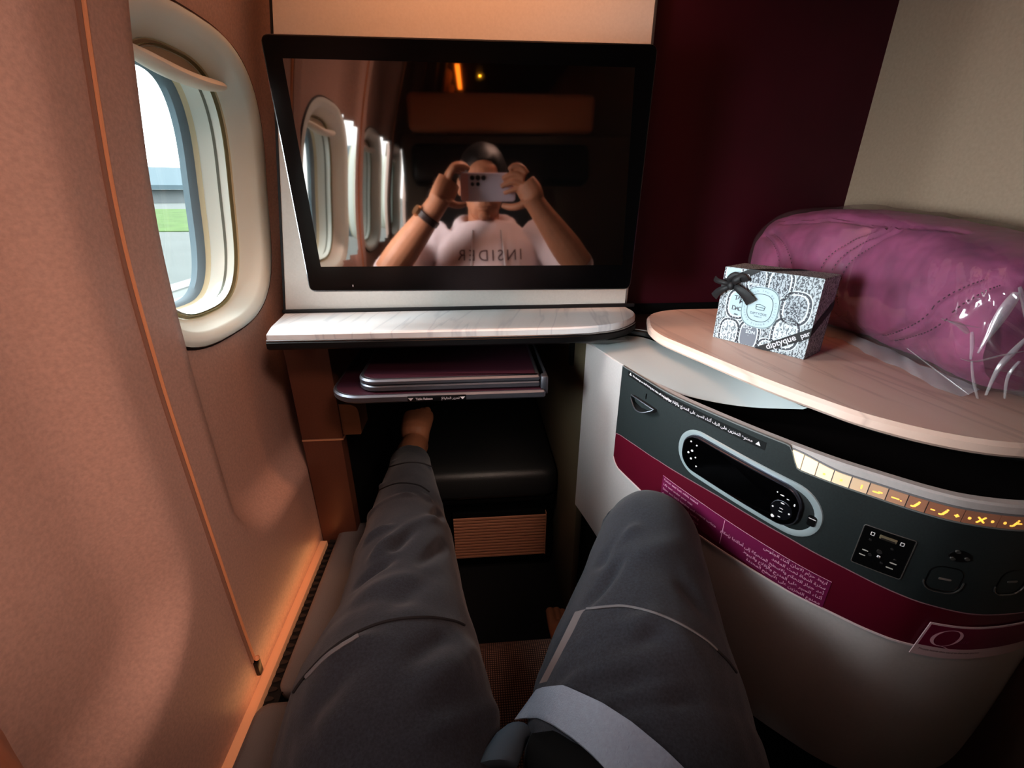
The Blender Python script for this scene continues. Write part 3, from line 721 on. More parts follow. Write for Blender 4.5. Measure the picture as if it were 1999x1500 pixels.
# stowed tray table
tr = thing('tray_table', (-.05, .82, .832), 'stowed folding tray table with plum top and aluminium edge', 'tray table')
def leaf(x0, x1, y0, y1, r):
    P = []
    for cx, cy, a in ((x0 + r, y0 + r, 180), (x1 - .004, y0 + .004, 270)):
        rr_ = r if a == 180 else .004
        for k in range(9): t_ = math.radians(a + 90 * k / 8); P.append((cx + rr_ * math.cos(t_), cy + rr_ * math.sin(t_)))
    return P + [(x1, y1), (x0, y1)]
L1 = leaf(-.250, .112, .683, .98, .055); L2 = leaf(-.2015, .104, .694, .98, .034)
obj('lower_leaf', B().slab(L1, .8285, .8425, .003), M_ALU, tr)
obj('lower_inlay', B().slab(B.inset(L1, .006), .8420, .8430, .0003), M_PLUMTOP, tr)
obj('upper_leaf', B().slab(L2, .8445, .8549, .002).slab(L2, .8552, .8655, .003), M_ALU, tr)
obj('upper_inlay', B().slab(B.inset(L2, .008), .8650, .8662, .0003), M_PLUMTOP, tr)
bb = B().box((.1048, .690, .836), (.1165, .706, .8655), .003).box((.112, .697, .8295), (.118, .98, .862), .002)
obj('hinge', bb, M_ALU, tr)
obj('support_arm', B().box((-.10, .80, .80), (.06, 1.2, .828), .004), M_BLACKMATT, tr)
lb = obj('release_label', B().box((-.118, .6815, .8300), (-.022, .6835, .8405), .0008), M_BLACK, tr)
bb = B(); F = lambda s, z: (lambda u, v: (s + u, .6811, z + v))
write(bb, 'Table Release', .0056, F(-.1045, .8353), bold=.0001, space=.9); write(bb, '|', .007, F(-.0625, .8353)); write(bb, arabic('تحرير الطاولة'), .0058, F(-.0325, .8353), align='RIGHT', bold=.0001)
for x in (-.1125, -.0275):
    bb.bm.faces.new([bb.bm.verts.new(p) for p in ((x - .0045, .6811, .8375), (x + .0045, .6811, .8375), (x, .6811, .8325))])
obj('label_text', bb, M_INKW, lb, smooth=False)

# ================================================================== SEAT, SIDE PADS
st = thing('seat', (.03, .0, .12), 'aircraft seat with brown woven fabric cushion under the sitter', 'seat')
def woven():
    m = bpy.data.materials.new('woven_brown_fabric'); m.use_nodes = True
    nt = m.node_tree; b_ = nt.nodes['Principled BSDF']; b_.inputs['Roughness'].default_value = .9
    tc = nt.nodes.new('ShaderNodeTexCoord'); ws = []
    for d in ('X', 'Y'):
        w_ = nt.nodes.new('ShaderNodeTexWave'); w_.bands_direction = d; w_.inputs['Scale'].default_value = 95; w_.inputs['Distortion'].default_value = .6; w_.inputs['Detail Scale'].default_value = 40
        nt.links.new(tc.outputs['Object'], w_.inputs['Vector']); ws.append(w_)
    mu = nt.nodes.new('ShaderNodeMath'); mu.operation = 'MULTIPLY'
    nt.links.new(ws[0].outputs['Fac'], mu.inputs[0]); nt.links.new(ws[1].outputs['Fac'], mu.inputs[1])
    r = nt.nodes.new('ShaderNodeValToRGB'); r.color_ramp.elements[0].color = (*lin((40, 28, 26)), 1); r.color_ramp.elements[1].color = (*lin((140, 112, 98)), 1)
    r.color_ramp.elements[1].position = .8
    nt.links.new(mu.outputs[0], r.inputs['Fac']); nt.links.new(r.outputs['Color'], b_.inputs['Base Color'])
    bp = nt.nodes.new('ShaderNodeBump'); bp.inputs['Strength'].default_value = .5; bp.inputs['Distance'].default_value = .001
    nt.links.new(mu.outputs[0], bp.inputs['Height']); nt.links.new(bp.outputs['Normal'], b_.inputs['Normal'])
    return m
rings = []
for (ins, z) in ((.03, .25), (0, .28), (0, .47), (.008, .488), (.03, .4985), (.08, .501)):
    rings.append([(x, y, z) for x, y in rrect(-.188 + ins, -.42 + ins, .262 - ins, .505 - ins, .05, 6)])
obj('seat_cushion', B().loft(rings), woven(), st, angle=60)
obj('seat_base', B().box((-.17, -.50, .1205), (.24, .40, .2499), .01), M_BLACKMATT, st)
R = Matrix.Translation((.03, -.36, .50)) @ Matrix.Rotation(math.radians(14), 4, 'X')
obj('backrest', B().box((-.22, -.10, .02), (.24, 0, .70), .03, 4, R), M_LEATHER, st)
obj('headrest', B().box((-.27, -.115, .71), (.45, -.01, .86), .03, 4, R), mat('dark_headrest', (26, 22, 22), .5), st)
obj('shell_rim', B().box((-.235, -.60, 1.36), (.48, -.52, 1.49), .02, 3), mat('shell_orange_lit', (176, 112, 74), .5), st)  # orange light along the shell's top is put into this colour
obj('shell_back', B().box((-.28, -.70, .1205), (.70, -.61, 1.36), .01), mat('shell_brown', (92, 74, 58), .6), st)
# leather pads beside the seat, with the rubber track
def pad(x0, x1, y0, y1, z0, z1, r=.012):
    rings = []
    for (ins, z) in ((.003, z0), (0, z0 + .004), (0, z1 - r * .8), (r * .3, z1 - r * .3), (r, z1 - .001), (r * 2.2, z1)):
        rings.append([(x, y, z) for x, y in rrect(x0 + ins, y0 + ins, x1 - ins, y1 - ins, .018, 5)])
    return B().loft(rings)
pr = thing('side_rail', (-.27, .3, .12), 'low black rail with notched rubber track beside the copper strip', 'rail')
obj('rail_body', B().box((-.3365, -.45, .1205), (-.196, .83, .4395), .003), M_BLACKMATT, pr)
bb = B().box((-.3365, .452, .4396), (-.3150, .81, .4455), .001)
obj('rubber_track', bb, M_RUBBER, pr)
for k in range(24):
    y = .462 + k * .0145
    P = [(-.335 + .013 * math.cos(a) if math.cos(a) > 0 else -.335, y + .0042 * math.sin(a), .4456) for a in [2 * PI * q / 10 for q in range(10)]]
    obj('track_notch', B().loft([P, [(x, yy, .4490) for x, yy, _ in P]]), mat('notch_grey', (52, 46, 42), .6), pr)
pd = thing('armrest_pad', (-.25, .65, .44), 'long narrow grey leather pad left of the sitter, nearer the footwell', 'armrest', 'leather side pads')
obj('pad_cover', pad(-.317, -.198, .462, .835, .4400, .468), M_PADLEATHER, pd, angle=60)
obj('pad_piping', B().tube([(-.310, .4665, .456), (-.205, .4665, .456)], .0022, 8), M_RUBBER, pd)
pd = thing('armrest_pad', (-.27, .0, .44), 'broad grey leather pad left of the sitter, nearer the seat back', 'armrest', 'leather side pads')
obj('pad_cover', pad(-.3365, -.198, -.40, .449, .4400, .468), M_PADLEATHER, pd, angle=60)
obj('pad_piping', B().tube([(-.330, .4485, .456), (-.205, .4485, .456)], .0022, 8), M_RUBBER, pd)
ar = thing('bolster', (.36, .0, .12), 'dark leather seat bolster right of the sitter below the console', 'armrest')
obj('bolster_body', B().box((.275, -.42, .1205), (.40, .30, .40), .025, 4), mat('bolster_leather', (14, 13, 15), .5, bump=.3), ar)

# ================================================================== GIFT BOX
BL, BR_, DEP, BH = Vector((.386, .681)), Vector((.461, .565)), .056, .1135
ux = (BR_ - BL).normalized(); un = Vector((-ux.y, ux.x)); un = un if un.y > 0 else -un      # un: away from the viewer
BW = (BR_ - BL).length
def bx3(u, v, d=0.0): p = BL + ux * u + un * d; return Vector((p.x, p.y, .9304 + v))
gb = thing('gift_box', bx3(BW / 2, 0, DEP / 2), 'white and black patterned gift box with oval label standing on the marble counter', 'box')
def doodle(name, c0, c1, lo_=.60, hi_=.86):
    m = bpy.data.materials.new(name); m.use_nodes = True
    nt = m.node_tree; b_ = nt.nodes['Principled BSDF']; b_.inputs['Roughness'].default_value = .55
    tc = nt.nodes.new('ShaderNodeTexCoord')
    n = nt.nodes.new('ShaderNodeTexNoise'); n.inputs['Scale'].default_value = 110; n.inputs['Detail'].default_value = 3; n.inputs['Distortion'].default_value = 2.0
    w_ = nt.nodes.new('ShaderNodeTexWave'); w_.inputs['Scale'].default_value = 105; w_.inputs['Distortion'].default_value = 10; w_.inputs['Detail'].default_value = 3; w_.inputs['Detail Scale'].default_value = 2.2
    nt.links.new(tc.outputs['Object'], n.inputs['Vector']); nt.links.new(tc.outputs['Object'], w_.inputs['Vector'])
    mu = nt.nodes.new('ShaderNodeMath'); mu.operation = 'MULTIPLY_ADD'; mu.inputs[1].default_value = .6
    nt.links.new(w_.outputs['Fac'], mu.inputs[0]); nt.links.new(n.outputs['Fac'], mu.inputs[2])
    r = nt.nodes.new('ShaderNodeValToRGB'); e = r.color_ramp.elements
    e[0].position = lo_; e[0].color = (*lin(c0), 1); e[1].position = hi_; e[1].color = (*lin(c1), 1)
    nt.links.new(mu.outputs[0], r.inputs['Fac']); nt.links.new(r.outputs['Color'], b_.inputs['Base Color'])
    return m
M_PAT = doodle('engraved_pattern_paper', (70, 74, 80), (176, 184, 190))
M_PIC = doodle('engraved_oval_picture', (96, 102, 110), (196, 206, 212), .5, .8)
M_PIC2 = doodle('engraved_oval_dark', (60, 64, 72), (168, 176, 184), .6, .95)
bb = B(); bb.loft([[bx3(u, v, d) for u, v in rrect(0, 0, BW, BH, .0012, 2)] for d in (0, DEP)])
obj('box_body', bb, M_PAT, gb, angle=20)
M_OW, M_OG = mat('oval_white', (202, 212, 218), .5), mat('oval_grey', (62, 64, 72), .55)
M_LAB = mat('label_pale_blue', (172, 192, 200), .45)
def oval(cu, cv, hw, hh, inner, name='printed_oval'):
    def at(P, d): return [bx3(min(max(cu + u, .0008), BW - .0008), min(max(cv + v, .0008), BH - .0008), d) for u, v in P]
    o_ = obj(name, B().loft([at(sq(hw, hh, 2.7, 40), -.0002), at(sq(hw, hh, 2.7, 40), -.0005)]), M_OW, gb, smooth=False)
    obj('oval_band', B().loft([at(sq(hw * .93, hh * .94, 2.7, 40), -.0006), at(sq(hw * .78, hh * .82, 2.7, 40), -.0006)], cap=False), M_OG, o_, smooth=False)
    bb = B()
    for k in range(22):
        a = 2 * PI * k / 22 + .2; u, v = hw * .855 * math.cos(a), hh * .88 * math.sin(a)
        p = [bx3(min(max(cu + u + du, .001), BW - .001), min(max(cv + v + dv, .001), BH - .001), -.0008) for du, dv in ((-.0006, -.0006), (.0006, -.0006), (.0006, .0006), (-.0006, .0006))]
        bb.bm.faces.new([bb.bm.verts.new(q) for q in p])
    obj('oval_beads', bb, M_OW, o_, smooth=False)
    obj('oval_picture', B().loft([at(sq(hw * .68, hh * .74, 2.7, 40), -.0006), at(sq(hw * .02, hh * .02, 2.7, 40), -.0006)], cap=False), inner, o_, smooth=False)
    return o_
ov = {}
for key, cu, cv, hw, hh, inner in (('tam', .030, .060, .0185, .0245, M_LAB), ('a', .0245, .014, .0175, .024, M_PIC), ('do', .0555, .0155, .0180, .026, mat('oval_slate', (112, 116, 126), .55)),
                                   ('om', .052, .100, .0170, .022, M_PIC2), ('top', .084, .0985, .0200, .025, M_PIC2), ('right', .1115, .068, .0215, .0250, M_PIC2), ('low', .1060, .0300, .0205, .0250, M_PIC),
                                   ('tl', .0150, .1060, .016, .020, M_LAB), ('br', .0870, -.0010, .0180, .0200, M_PIC)):
    ov[key] = oval(cu, cv, hw, hh, inner)
def boxtext(parent, words, ink=M_OG):
    bb = B()
    for s_, size, u, v in words: write(bb, s_, size, lambda a, c, u=u, v=v: bx3(u + a, v + c, -.0010), align='CENTER', bold=.00012)
    obj('oval_letters', bb, ink, parent, smooth=False)
boxtext(ov['tam'], [('T', .0105, .0265, .0690), ('A', .0105, .0320, .0705), ('M', .0095, .0355, .0645), ('D', .0095, .0255, .0535), ('A', .0080, .0305, .0530), ('O', .0095, .0355, .0530), ('eau', .0045, .0305, .0445)])
boxtext(ov['do'], [('DO', .0085, .0525, .0285), ('SON', .0070, .0580, .0215)], M_OW)
boxtext(ov['om'], [('OMBRE', .0058, .0470, .0930)], M_OW)
cl_ = obj('oval_label', B().loft([[bx3(.0640 + u, .0605 + v, -.0004) for u, v in sq(.0275, .0310, 2.7, 48)], [bx3(.0640 + u, .0605 + v, -.0013) for u, v in sq(.0272, .0307, 2.7, 48)]]), M_LAB, gb, smooth=False)
bb = B()
for k, wd in ((.955, .012), (.66, .014)):
    bb.loft([[bx3(.0640 + u, .0605 + v, -.0016) for u, v in sq(.0275 * (k + wd), .0310 * (k + wd), 2.7, 48)], [bx3(.0640 + u, .0605 + v, -.0016) for u, v in sq(.0275 * (k - wd), .0310 * (k - wd), 2.7, 48)]], cap=False)
for (a, c) in (((-.0065, .003), (-.0055, -.0035)), ((-.0055, -.0035), (.0060, -.0040)), ((.0060, -.0040), (.0072, .002)), ((-.0065, .003), (-.0015, .0045)), ((-.0015, .0045), (.0072, .002)), ((-.006, .0005), (.0066, -.0005))):
    bb.tube([bx3(.0645 + a[0], .0615 + a[1], -.0016), bx3(.0645 + c[0], .0615 + c[1], -.0016)], .00035, 5)
obj('label_rings', bb, mat('label_ink', (70, 82, 88), .6), cl_, smooth=False)
bb = B(); write(bb, 'DIPTYQUE', .0052, lambda u, v: bx3(.0640 + u, .0515 + v, -.0018), align='CENTER'); write(bb, 'PARIS 34', .0030, lambda u, v: bx3(.0640 + u, .0470 + v, -.0018), align='CENTER')
obj('label_text', bb, mat('label_faint_ink', (104, 118, 126), .6), cl_, smooth=False)
bb = B()
ringword = 'EAU DE TOILETTE BOUGIE PARFUMEE SAVON '
for i, ch in enumerate(ringword):
    a = PI / 2 - 2 * PI * i / len(ringword)
    if ch == ' ': continue
    cu, cv = .0640 + .0222 * math.cos(a), .0605 + .0252 * math.sin(a); ca, sa_ = math.cos(a - PI / 2), math.sin(a - PI / 2)
    write(bb, ch, .0034, lambda u, v, cu=cu, cv=cv, ca=ca, sa_=sa_: bx3(cu + u * ca - v * sa_, cv + u * sa_ + v * ca, -.0017), align='CENTER')
obj('ring_letters', bb, mat('label_faint_ink', (104, 118, 126), .6), cl_, smooth=False)
# ribbon across two corners with a bow
rb = thing('ribbon', bx3(.02, .09, -.005), None, None); rb.parent = gb; rb.location = bx3(.02, .09, -.005) - ROOTLOC[gb.name]; ROOTLOC[rb.name] = rb.location.copy()
RW = .0066
def strip(pts, wdir): return B().loft([[Vector(p) - Vector(w_), Vector(p) + Vector(w_)] for p, w_ in zip(pts, wdir)], closed=False, cap=False)
def band(rows):
    b_ = B()
    for p, q in zip(rows, rows[1:]):
        v = [b_.bm.verts.new(x) for x in (p[0], p[1], q[1], q[0])]; b_.bm.faces.new(v)
    bmesh.ops.remove_doubles(b_.bm, verts=b_.bm.verts[:], dist=1e-5); return b_
obj('ribbon_band', band([[bx3(.0685, -.0002, -.0019), bx3(.0890, -.0002, -.0019)], [bx3(BW + .0008, .0470, -.0019), bx3(BW + .0008, .0320, -.0019)], [bx3(BW + .0008, .078, DEP + .001), bx3(BW + .0008, .064, DEP + .001)]]), M_RIBBON, rb, smooth=False)
obj('ribbon_band', band([[bx3(-.0006, .0775, -.0019), bx3(-.0006, .0930, -.0019)], [bx3(.0575, BH + .0008, -.0019), bx3(.0390, BH + .0008, -.0019)], [bx3(.100, BH + .0008, DEP + .001), bx3(.082, BH + .0008, DEP + .001)]]), M_RIBBON, rb, smooth=False)
ang = math.atan2(.0395, BW - .0788)
def rbt(u0, v0, a): return lambda u, v: bx3(u0 + u * math.cos(a) - v * math.sin(a), v0 + u * math.sin(a) + v * math.cos(a), -.0023)
for word, sz_, u_, v_, a_ in (('diptyque', .0125, .1035, .0175, ang), ('par', .0095, .1325, .0355, ang), ('dip', .0085, .0355, .1035, .50)):
    bb = B(); write(bb, word, sz_, rbt(u_, v_, a_), align='CENTER', bold=.00025)
    obj('ribbon_text', bb, mat('ribbon_silver', (196, 194, 200), .5), rb, smooth=False)
def bow(pts, w0, w1, lift):
    rings = []; C_ = catmull([(*p,) for p in pts], 8)
    for i, (u, v, d) in enumerate(C_):
        t_ = i / (len(C_) - 1); w_ = w0 + (w1 - w0) * t_; q = C_[min(i + 1, len(C_) - 1)]; pz = C_[max(i - 1, 0)]
        a = math.atan2(q[1] - pz[1], q[0] - pz[0]) + PI / 2
        rings.append([bx3(u + math.cos(a) * w_ * k, v + math.sin(a) * w_ * k, -.003 - d - lift * (1 - k * k)) for k in (-1, -.5, 0, .5, 1)])
    return rings
KU, KV = .0195, .0880
bb = B()
for rg in (bow([(KU, KV, .004), (KU - .010, KV + .003, .010), (KU - .022, KV + .004, .008), (KU - .031, KV + .006, .002)], .003, .0045, .002),
           bow([(KU, KV, .004), (KU - .010, KV - .006, .008), (KU - .019, KV - .012, .006), (KU - .027, KV - .022, .002)], .003, .0065, .002),
           bow([(KU, KV, .004), (KU + .006, KV + .008, .011), (KU + .014, KV + .0135, .009), (KU + .017, KV + .008, .005)], .004, .0075, .003),
           bow([(KU, KV, .004), (KU + .012, KV - .003, .009), (KU + .023, KV - .010, .007), (KU + .033, KV - .021, .003)], .0035, .0085, .002),
           bow([(KU, KV, .004), (KU - .004, KV + .010, .010), (KU + .004, KV + .017, .009), (KU + .012, KV + .012, .006)], .003, .005, .002)):
    bb.loft(rg, closed=False, cap=False)
obj('ribbon_bow', bb, M_RIBBON, rb, angle=70)
obj('bow_knot', B().ball(bx3(KU, KV, -.010), (.006, .006, .007), 14), M_RIBBON, rb)

# ================================================================== DUVET IN ITS CLEAR BAG
DY0, DY1 = .425, .875
def dsec(t, th, grow=0.0):
    y = DY0 + (DY1 - DY0) * t
    xl = float(np.interp(t, [0, .25, .5, .8, 1], [.545, .560, .578, .550, .535])); xr = .729
    top = float(np.interp(t, [0, .3, .7, 1], [1.088, 1.108, 1.122, 1.112]))
    endk = 1 - (max(0, .06 - t) / .06) ** 2 * .10 - (max(0, t - .90) / .10) ** 2 * .13
    cx, cz = (xl + xr) / 2, (.9325 + top) / 2; a, c = (xr - xl) / 2 * endk + grow, (top - .9325) / 2 * endk + grow
    ct_, st_ = math.cos(th), math.sin(th); p = 2 / 2.9
    x = cx + a * math.copysign(abs(ct_) ** p, ct_); z = cz + c * math.copysign(abs(st_) ** p, st_)
    if ct_ < 0: x += (.018 * max(0, -st_) ** 1.5)
    return Vector((min(x, .7335), y, max(z, .9306)))
QL = [[(.04, 150), (.10, 175), (.22, 205), (.33, 228)], [(.08, 150), (.16, 176), (.28, 206), (.40, 230)],
      [(.44, 128), (.50, 150), (.56, 180), (.55, 210), (.50, 232)], [(.48, 128), (.54, 150), (.60, 180), (.59, 210), (.55, 232)], [(.53, 132), (.58, 152), (.645, 180), (.64, 206)],
      [(.97, 150), (.88, 165), (.80, 190), (.76, 215)], [(.92, 148), (.83, 163), (.75, 188), (.71, 214)], [(.30, 112), (.48, 122), (.70, 128), (.90, 132)], [(.26, 108), (.46, 117), (.70, 121), (.93, 124)]]
QD = [catmull(q, 20) for q in QL]
qarr = [np.array(q) for q in QD]
NT, NTH = 130, 150
def duvp(t, thd):
    d = 9.0
    for q in qarr: d = min(d, float(np.sqrt(((q[:, 0] - t) * .45) ** 2 + ((q[:, 1] - thd) * .0019) ** 2).min()))
    p = dsec(t, math.radians(thd)); g = -.0070 * math.exp(-(d / .006) ** 2) + .002 * min(1, d / .03)
    nrm = Vector((p.x - .64, 0, p.z - 1.02)).normalized()
    g += .004 * noise.noise(Vector((t * 7, thd * .03, 2.0))) + .0012 * noise.noise(Vector((t * 40, thd * .12, 5.0)))
    q = p + nrm * g; return Vector((min(q.x, .7335), q.y, max(q.z, .9312)))
def velvet():
    m = mat('plum_velvet', (142, 66, 104), .75, sheen=.12, grain=.24, gscale=24)
    b_ = m.node_tree.nodes['Principled BSDF']; b_.inputs['Sheen Tint'].default_value = (*lin((214, 140, 186)), 1); b_.inputs['Sheen Roughness'].default_value = .45
    return m
dv = thing('duvet', (.64, .65, .931), 'rolled plum velvet quilted duvet packed in clear plastic on the counter', 'duvet')
b = B().loft([[duvp(i / NT, 360 * j / NTH) for j in range(NTH)] for i in range(NT + 1)])
obj('quilted_cover', b, velvet(), dv, angle=60)
bb = B()
for q in QD[:7]:
    n_ = len(q)
    for i in range(0, n_ - 1, 2):
        p0, p1 = duvp(*q[i]), duvp(*q[i + 1]); nrm = Vector((p0.x - .64, 0, p0.z - 1.02)).normalized() * .0006
        bb.tube([p0 + nrm, p0.lerp(p1, .75) + nrm], .0009, 5)
obj('stitching', bb, mat('dark_plum_thread', (70, 20, 44), .8), dv)
# the bag
bg = thing('plastic_bag', (.64, .65, .931), 'clear crinkled plastic bag around the plum duvet, gathered at its near end', 'bag')
def bagp(t, thd):
    p = dsec(min(max(t, 0), 1), math.radians(thd), .006)
    k = .0030 * noise.noise(Vector((t * 9, thd * .035, 11.0))) + .0022 * abs(noise.noise(Vector((t * 22 + thd * .05, thd * .02, 3.0))))
    k *= 1.0 + 2.2 * max(0, .25 - t) / .25
    nrm = Vector((p.x - .64, 0, p.z - 1.02)).normalized(); q = p + nrm * (.001 + max(k, -.003))
    return Vector((min(q.x, .7345), q.y, max(q.z, .9306)))
rings = [[bagp(i / 90, 360 * j / 130) for j in range(130)] for i in range(91)]
# pleated gathering towards the near end
for s_ in (.12, .25, .4, .55, .7, .82, .92):
    rg = []
    for j in range(130):
        th = 2 * PI * j / 130; e = rings[90 * 0][j]; kn = Vector((.640, DY0 - .055, .955))
        p = Vector(e).lerp(kn, s_); am = .010 * math.sin(PI * s_) * math.sin(9 * th + 2.2 * s_) + .006 * math.sin(PI * s_) * math.sin(23 * th)
        p.y += am - .010 * math.sin(PI * s_); p.z = max(p.z + am * .5, .9308); rg.append(p)
    rings.insert(0, rg)
obj('bag_film', B().loft(rings, cap=False), M_BAG, bg, angle=180)
bb = B()
def skirt(u, v):
    t = 0.02 + .9 * u; p = dsec(t, math.radians(232)); 
    return Vector((p.x - .004 - .030 * v + .003 * math.sin(u * 23 + v * 3), p.y - .006 * v, .9312 + .006 * (1 - v) + .0016 * abs(math.sin(u * 31 + 4 * v))))
bb.grid(skirt, 60, 6); obj('bag_skirt', bb, glassy('milky_bag_edge', (.9, .95, .98), .10, .15, .28), bg, angle=180)
bb = B()  # ribbons along the creases, the film's bright highlights put into their material
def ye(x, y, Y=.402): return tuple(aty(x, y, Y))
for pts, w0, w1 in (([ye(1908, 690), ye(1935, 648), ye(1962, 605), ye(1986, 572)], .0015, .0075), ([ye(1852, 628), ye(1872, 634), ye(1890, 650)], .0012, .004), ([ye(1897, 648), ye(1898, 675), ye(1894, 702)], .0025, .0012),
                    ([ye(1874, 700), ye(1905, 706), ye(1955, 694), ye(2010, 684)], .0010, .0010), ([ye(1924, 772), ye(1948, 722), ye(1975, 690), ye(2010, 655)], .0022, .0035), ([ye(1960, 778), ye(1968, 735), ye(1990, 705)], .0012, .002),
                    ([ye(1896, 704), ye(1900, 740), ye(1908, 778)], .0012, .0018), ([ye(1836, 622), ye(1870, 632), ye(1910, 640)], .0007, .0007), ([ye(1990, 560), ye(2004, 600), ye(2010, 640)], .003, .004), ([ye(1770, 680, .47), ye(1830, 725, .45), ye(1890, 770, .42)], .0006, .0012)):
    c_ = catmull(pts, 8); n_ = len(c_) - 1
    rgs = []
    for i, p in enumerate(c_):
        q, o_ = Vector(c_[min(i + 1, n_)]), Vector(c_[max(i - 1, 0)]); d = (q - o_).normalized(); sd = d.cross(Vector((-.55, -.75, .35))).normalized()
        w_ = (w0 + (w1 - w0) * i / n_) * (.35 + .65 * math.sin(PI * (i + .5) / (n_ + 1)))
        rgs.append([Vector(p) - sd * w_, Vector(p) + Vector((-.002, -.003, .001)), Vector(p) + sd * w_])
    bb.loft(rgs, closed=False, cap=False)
obj('crease_highlights', bb, glassy('crease_highlight_film', (.96, .96, .98), .30, .22, .20), bg, angle=180)

# ================================================================== THE SITTER
def vox(build, size, smooth=4):
    """grow one continuous skin over overlapping closed shapes"""
    me = bpy.data.meshes.new('skin'); bmesh.ops.recalc_face_normals(build.bm, faces=build.bm.faces[:]); build.bm.to_mesh(me); build.bm.free()
    o = bpy.data.objects.new('skin', me); COL.objects.link(o)
    m_ = o.modifiers.new('r', 'REMESH'); m_.mode = 'VOXEL'; m_.voxel_size = size; m_.use_smooth_shade = True
    if smooth:
        k = o.modifiers.new('s', 'SMOOTH'); k.iterations = smooth; k.factor = .5
    bpy.context.view_layer.update()
    r = bpy.data.meshes.new_from_object(o.evaluated_get(bpy.context.evaluated_depsgraph_get()))
    bpy.data.objects.remove(o); bpy.data.meshes.remove(me); return r
def limb(b, pts, rad, n=18, sub_=4):
    P = catmull([(*p, *( r if isinstance(r, tuple) else (r, r))) for p, r in zip(pts, rad)], sub_)
    b.tube([p[:3] for p in P], [(p[3], p[4]) for p in P], n); 
    return b
def verts_np(me):
    a = np.empty(len(me.vertices) * 3); me.vertices.foreach_get('co', a); n_ = np.empty(len(me.vertices) * 3); me.vertices.foreach_get('normal', n_)
    return a.reshape(-1, 3), n_.reshape(-1, 3)
def set_np(me, a): me.vertices.foreach_set('co', a.reshape(-1)); me.update()

sitter = B()
HX = .035
# torso, neck, head
limb(sitter, [(.03, .02, .60), (.03, -.02, .70), (.035, -.10, .84), (.04, -.17, .96), (.04, -.20, 1.03)], [(.150, .10), (.140, .095), (.150, .095), (.165, .085), (.09, .06)], 24)
limb(sitter, [(.038, -.205, 1.02), (HX, -.195, 1.06), (HX, -.19, 1.10)], [.058, .054, .052])
sitter.ball((HX, -.185, 1.175), (.074, .094, .108), 28)
sitter.ball((HX, -.150, 1.115), (.055, .062, .056), 20)           # jaw
sitter.ball((HX, -.098, 1.076), (.020, .016, .014), 14)           # chin
limb(sitter, [(HX, -.098, 1.185), (HX, -.083, 1.155), (HX, -.085, 1.140)], [.010, .015, .012], 10)   # nose
sitter.ball((HX, -.094, 1.108), (.024, .012, .006), 12); sitter.ball((HX, -.096, 1.098), (.021, .011, .006), 12)   # lips
for sx in (-1, 1):
    sitter.ball((HX + sx * .031, -.098, 1.196), (.017, .010, .006), 10)          # brow
    sitter.ball((HX + sx * .031, -.102, 1.178), (.011, .010, .008), 12)          # eye
    sitter.ball((HX + sx * .077, -.185, 1.165), (.010, .018, .030), 14)          # ear
# arms
LE, LW = Vector((-.262, .035, .925)), Vector((-.113, .035, 1.105))
RE, RW_ = Vector((.325, .035, .935)), Vector((.192, .030, 1.105))
limb(sitter, [(-.10, -.19, .99), (-.19, -.13, .95), LE], [.062, .052, .043])
limb(sitter, [LE, LE.lerp(LW, .35), LW, LW + Vector((.020, .0, .030))], [.044, (.042, .046), (.028, .031), (.026, .032)])
limb(sitter, [(.19, -.19, .99), (.27, -.12, .955), RE], [.062, .052, .043])
limb(sitter, [RE, RE.lerp(RW_, .35), RW_, RW_ + Vector((-.020, .0, .030))], [.044, (.042, .046), (.028, .031), (.026, .032)])
# left hand: C-shaped grip on the phone's left end: fingers above, thumb below
limb(sitter, [LW + Vector((.010, 0, .018)), (-.082, .022, 1.150), (-.066, .012, 1.180)], [(.026, .030), (.022, .038), (.018, .036)], 16)
for pts, r in (([(-.066, .030, 1.188), (-.050, .034, 1.212), (-.026, .022, 1.218), (-.010, .000, 1.211)], (.0095, .0088, .0080, .0070)),
               ([(-.070, .018, 1.192), (-.052, .018, 1.217), (-.028, .006, 1.222), (-.012, -.012, 1.213)], (.0098, .0090, .0082, .0072)),
               ([(-.074, .005, 1.190), (-.058, .000, 1.212), (-.036, -.012, 1.216), (-.022, -.022, 1.208)], (.0094, .0086, .0078, .0068)),
               ([(-.078, -.006, 1.182), (-.064, -.014, 1.202), (-.046, -.024, 1.206), (-.034, -.030, 1.200)], (.0082, .0076, .0068, .0060)),
               ([(-.092, .020, 1.135), (-.070, .026, 1.121), (-.045, .018, 1.113), (-.022, .002, 1.116)], (.0135, .0118, .0102, .0084))):
    limb(sitter, pts, list(r), 10)
# right hand: fingers across the phone's back, thumb under it
limb(sitter, [RW_ + Vector((-.010, 0, .018)), (.170, .022, 1.145), (.152, .014, 1.170)], [(.026, .030), (.022, .038), (.018, .036)], 16)
for pts, r in (([(.158, .018, 1.196), (.142, .016, 1.214), (.122, .010, 1.218), (.106, .002, 1.208)], (.0098, .0090, .0082, .0072)),
               ([(.152, .020, 1.186), (.128, .014, 1.196), (.104, .004, 1.192), (.088, -.003, 1.184)], (.0098, .0090, .0082, .0072)),
               ([(.150, .018, 1.170), (.124, .012, 1.176), (.100, .003, 1.170), (.084, -.004, 1.163)], (.0094, .0086, .0078, .0070)),
               ([(.150, .014, 1.156), (.128, .010, 1.156), (.106, .002, 1.150), (.092, -.004, 1.145)], (.0082, .0076, .0068, .0060)),
               ([(.165, .022, 1.130), (.140, .020, 1.112), (.112, .006, 1.107), (.088, -.010, 1.112)], (.0135, .0118, .0102, .0084))):
    limb(sitter, pts, list(r), 10)
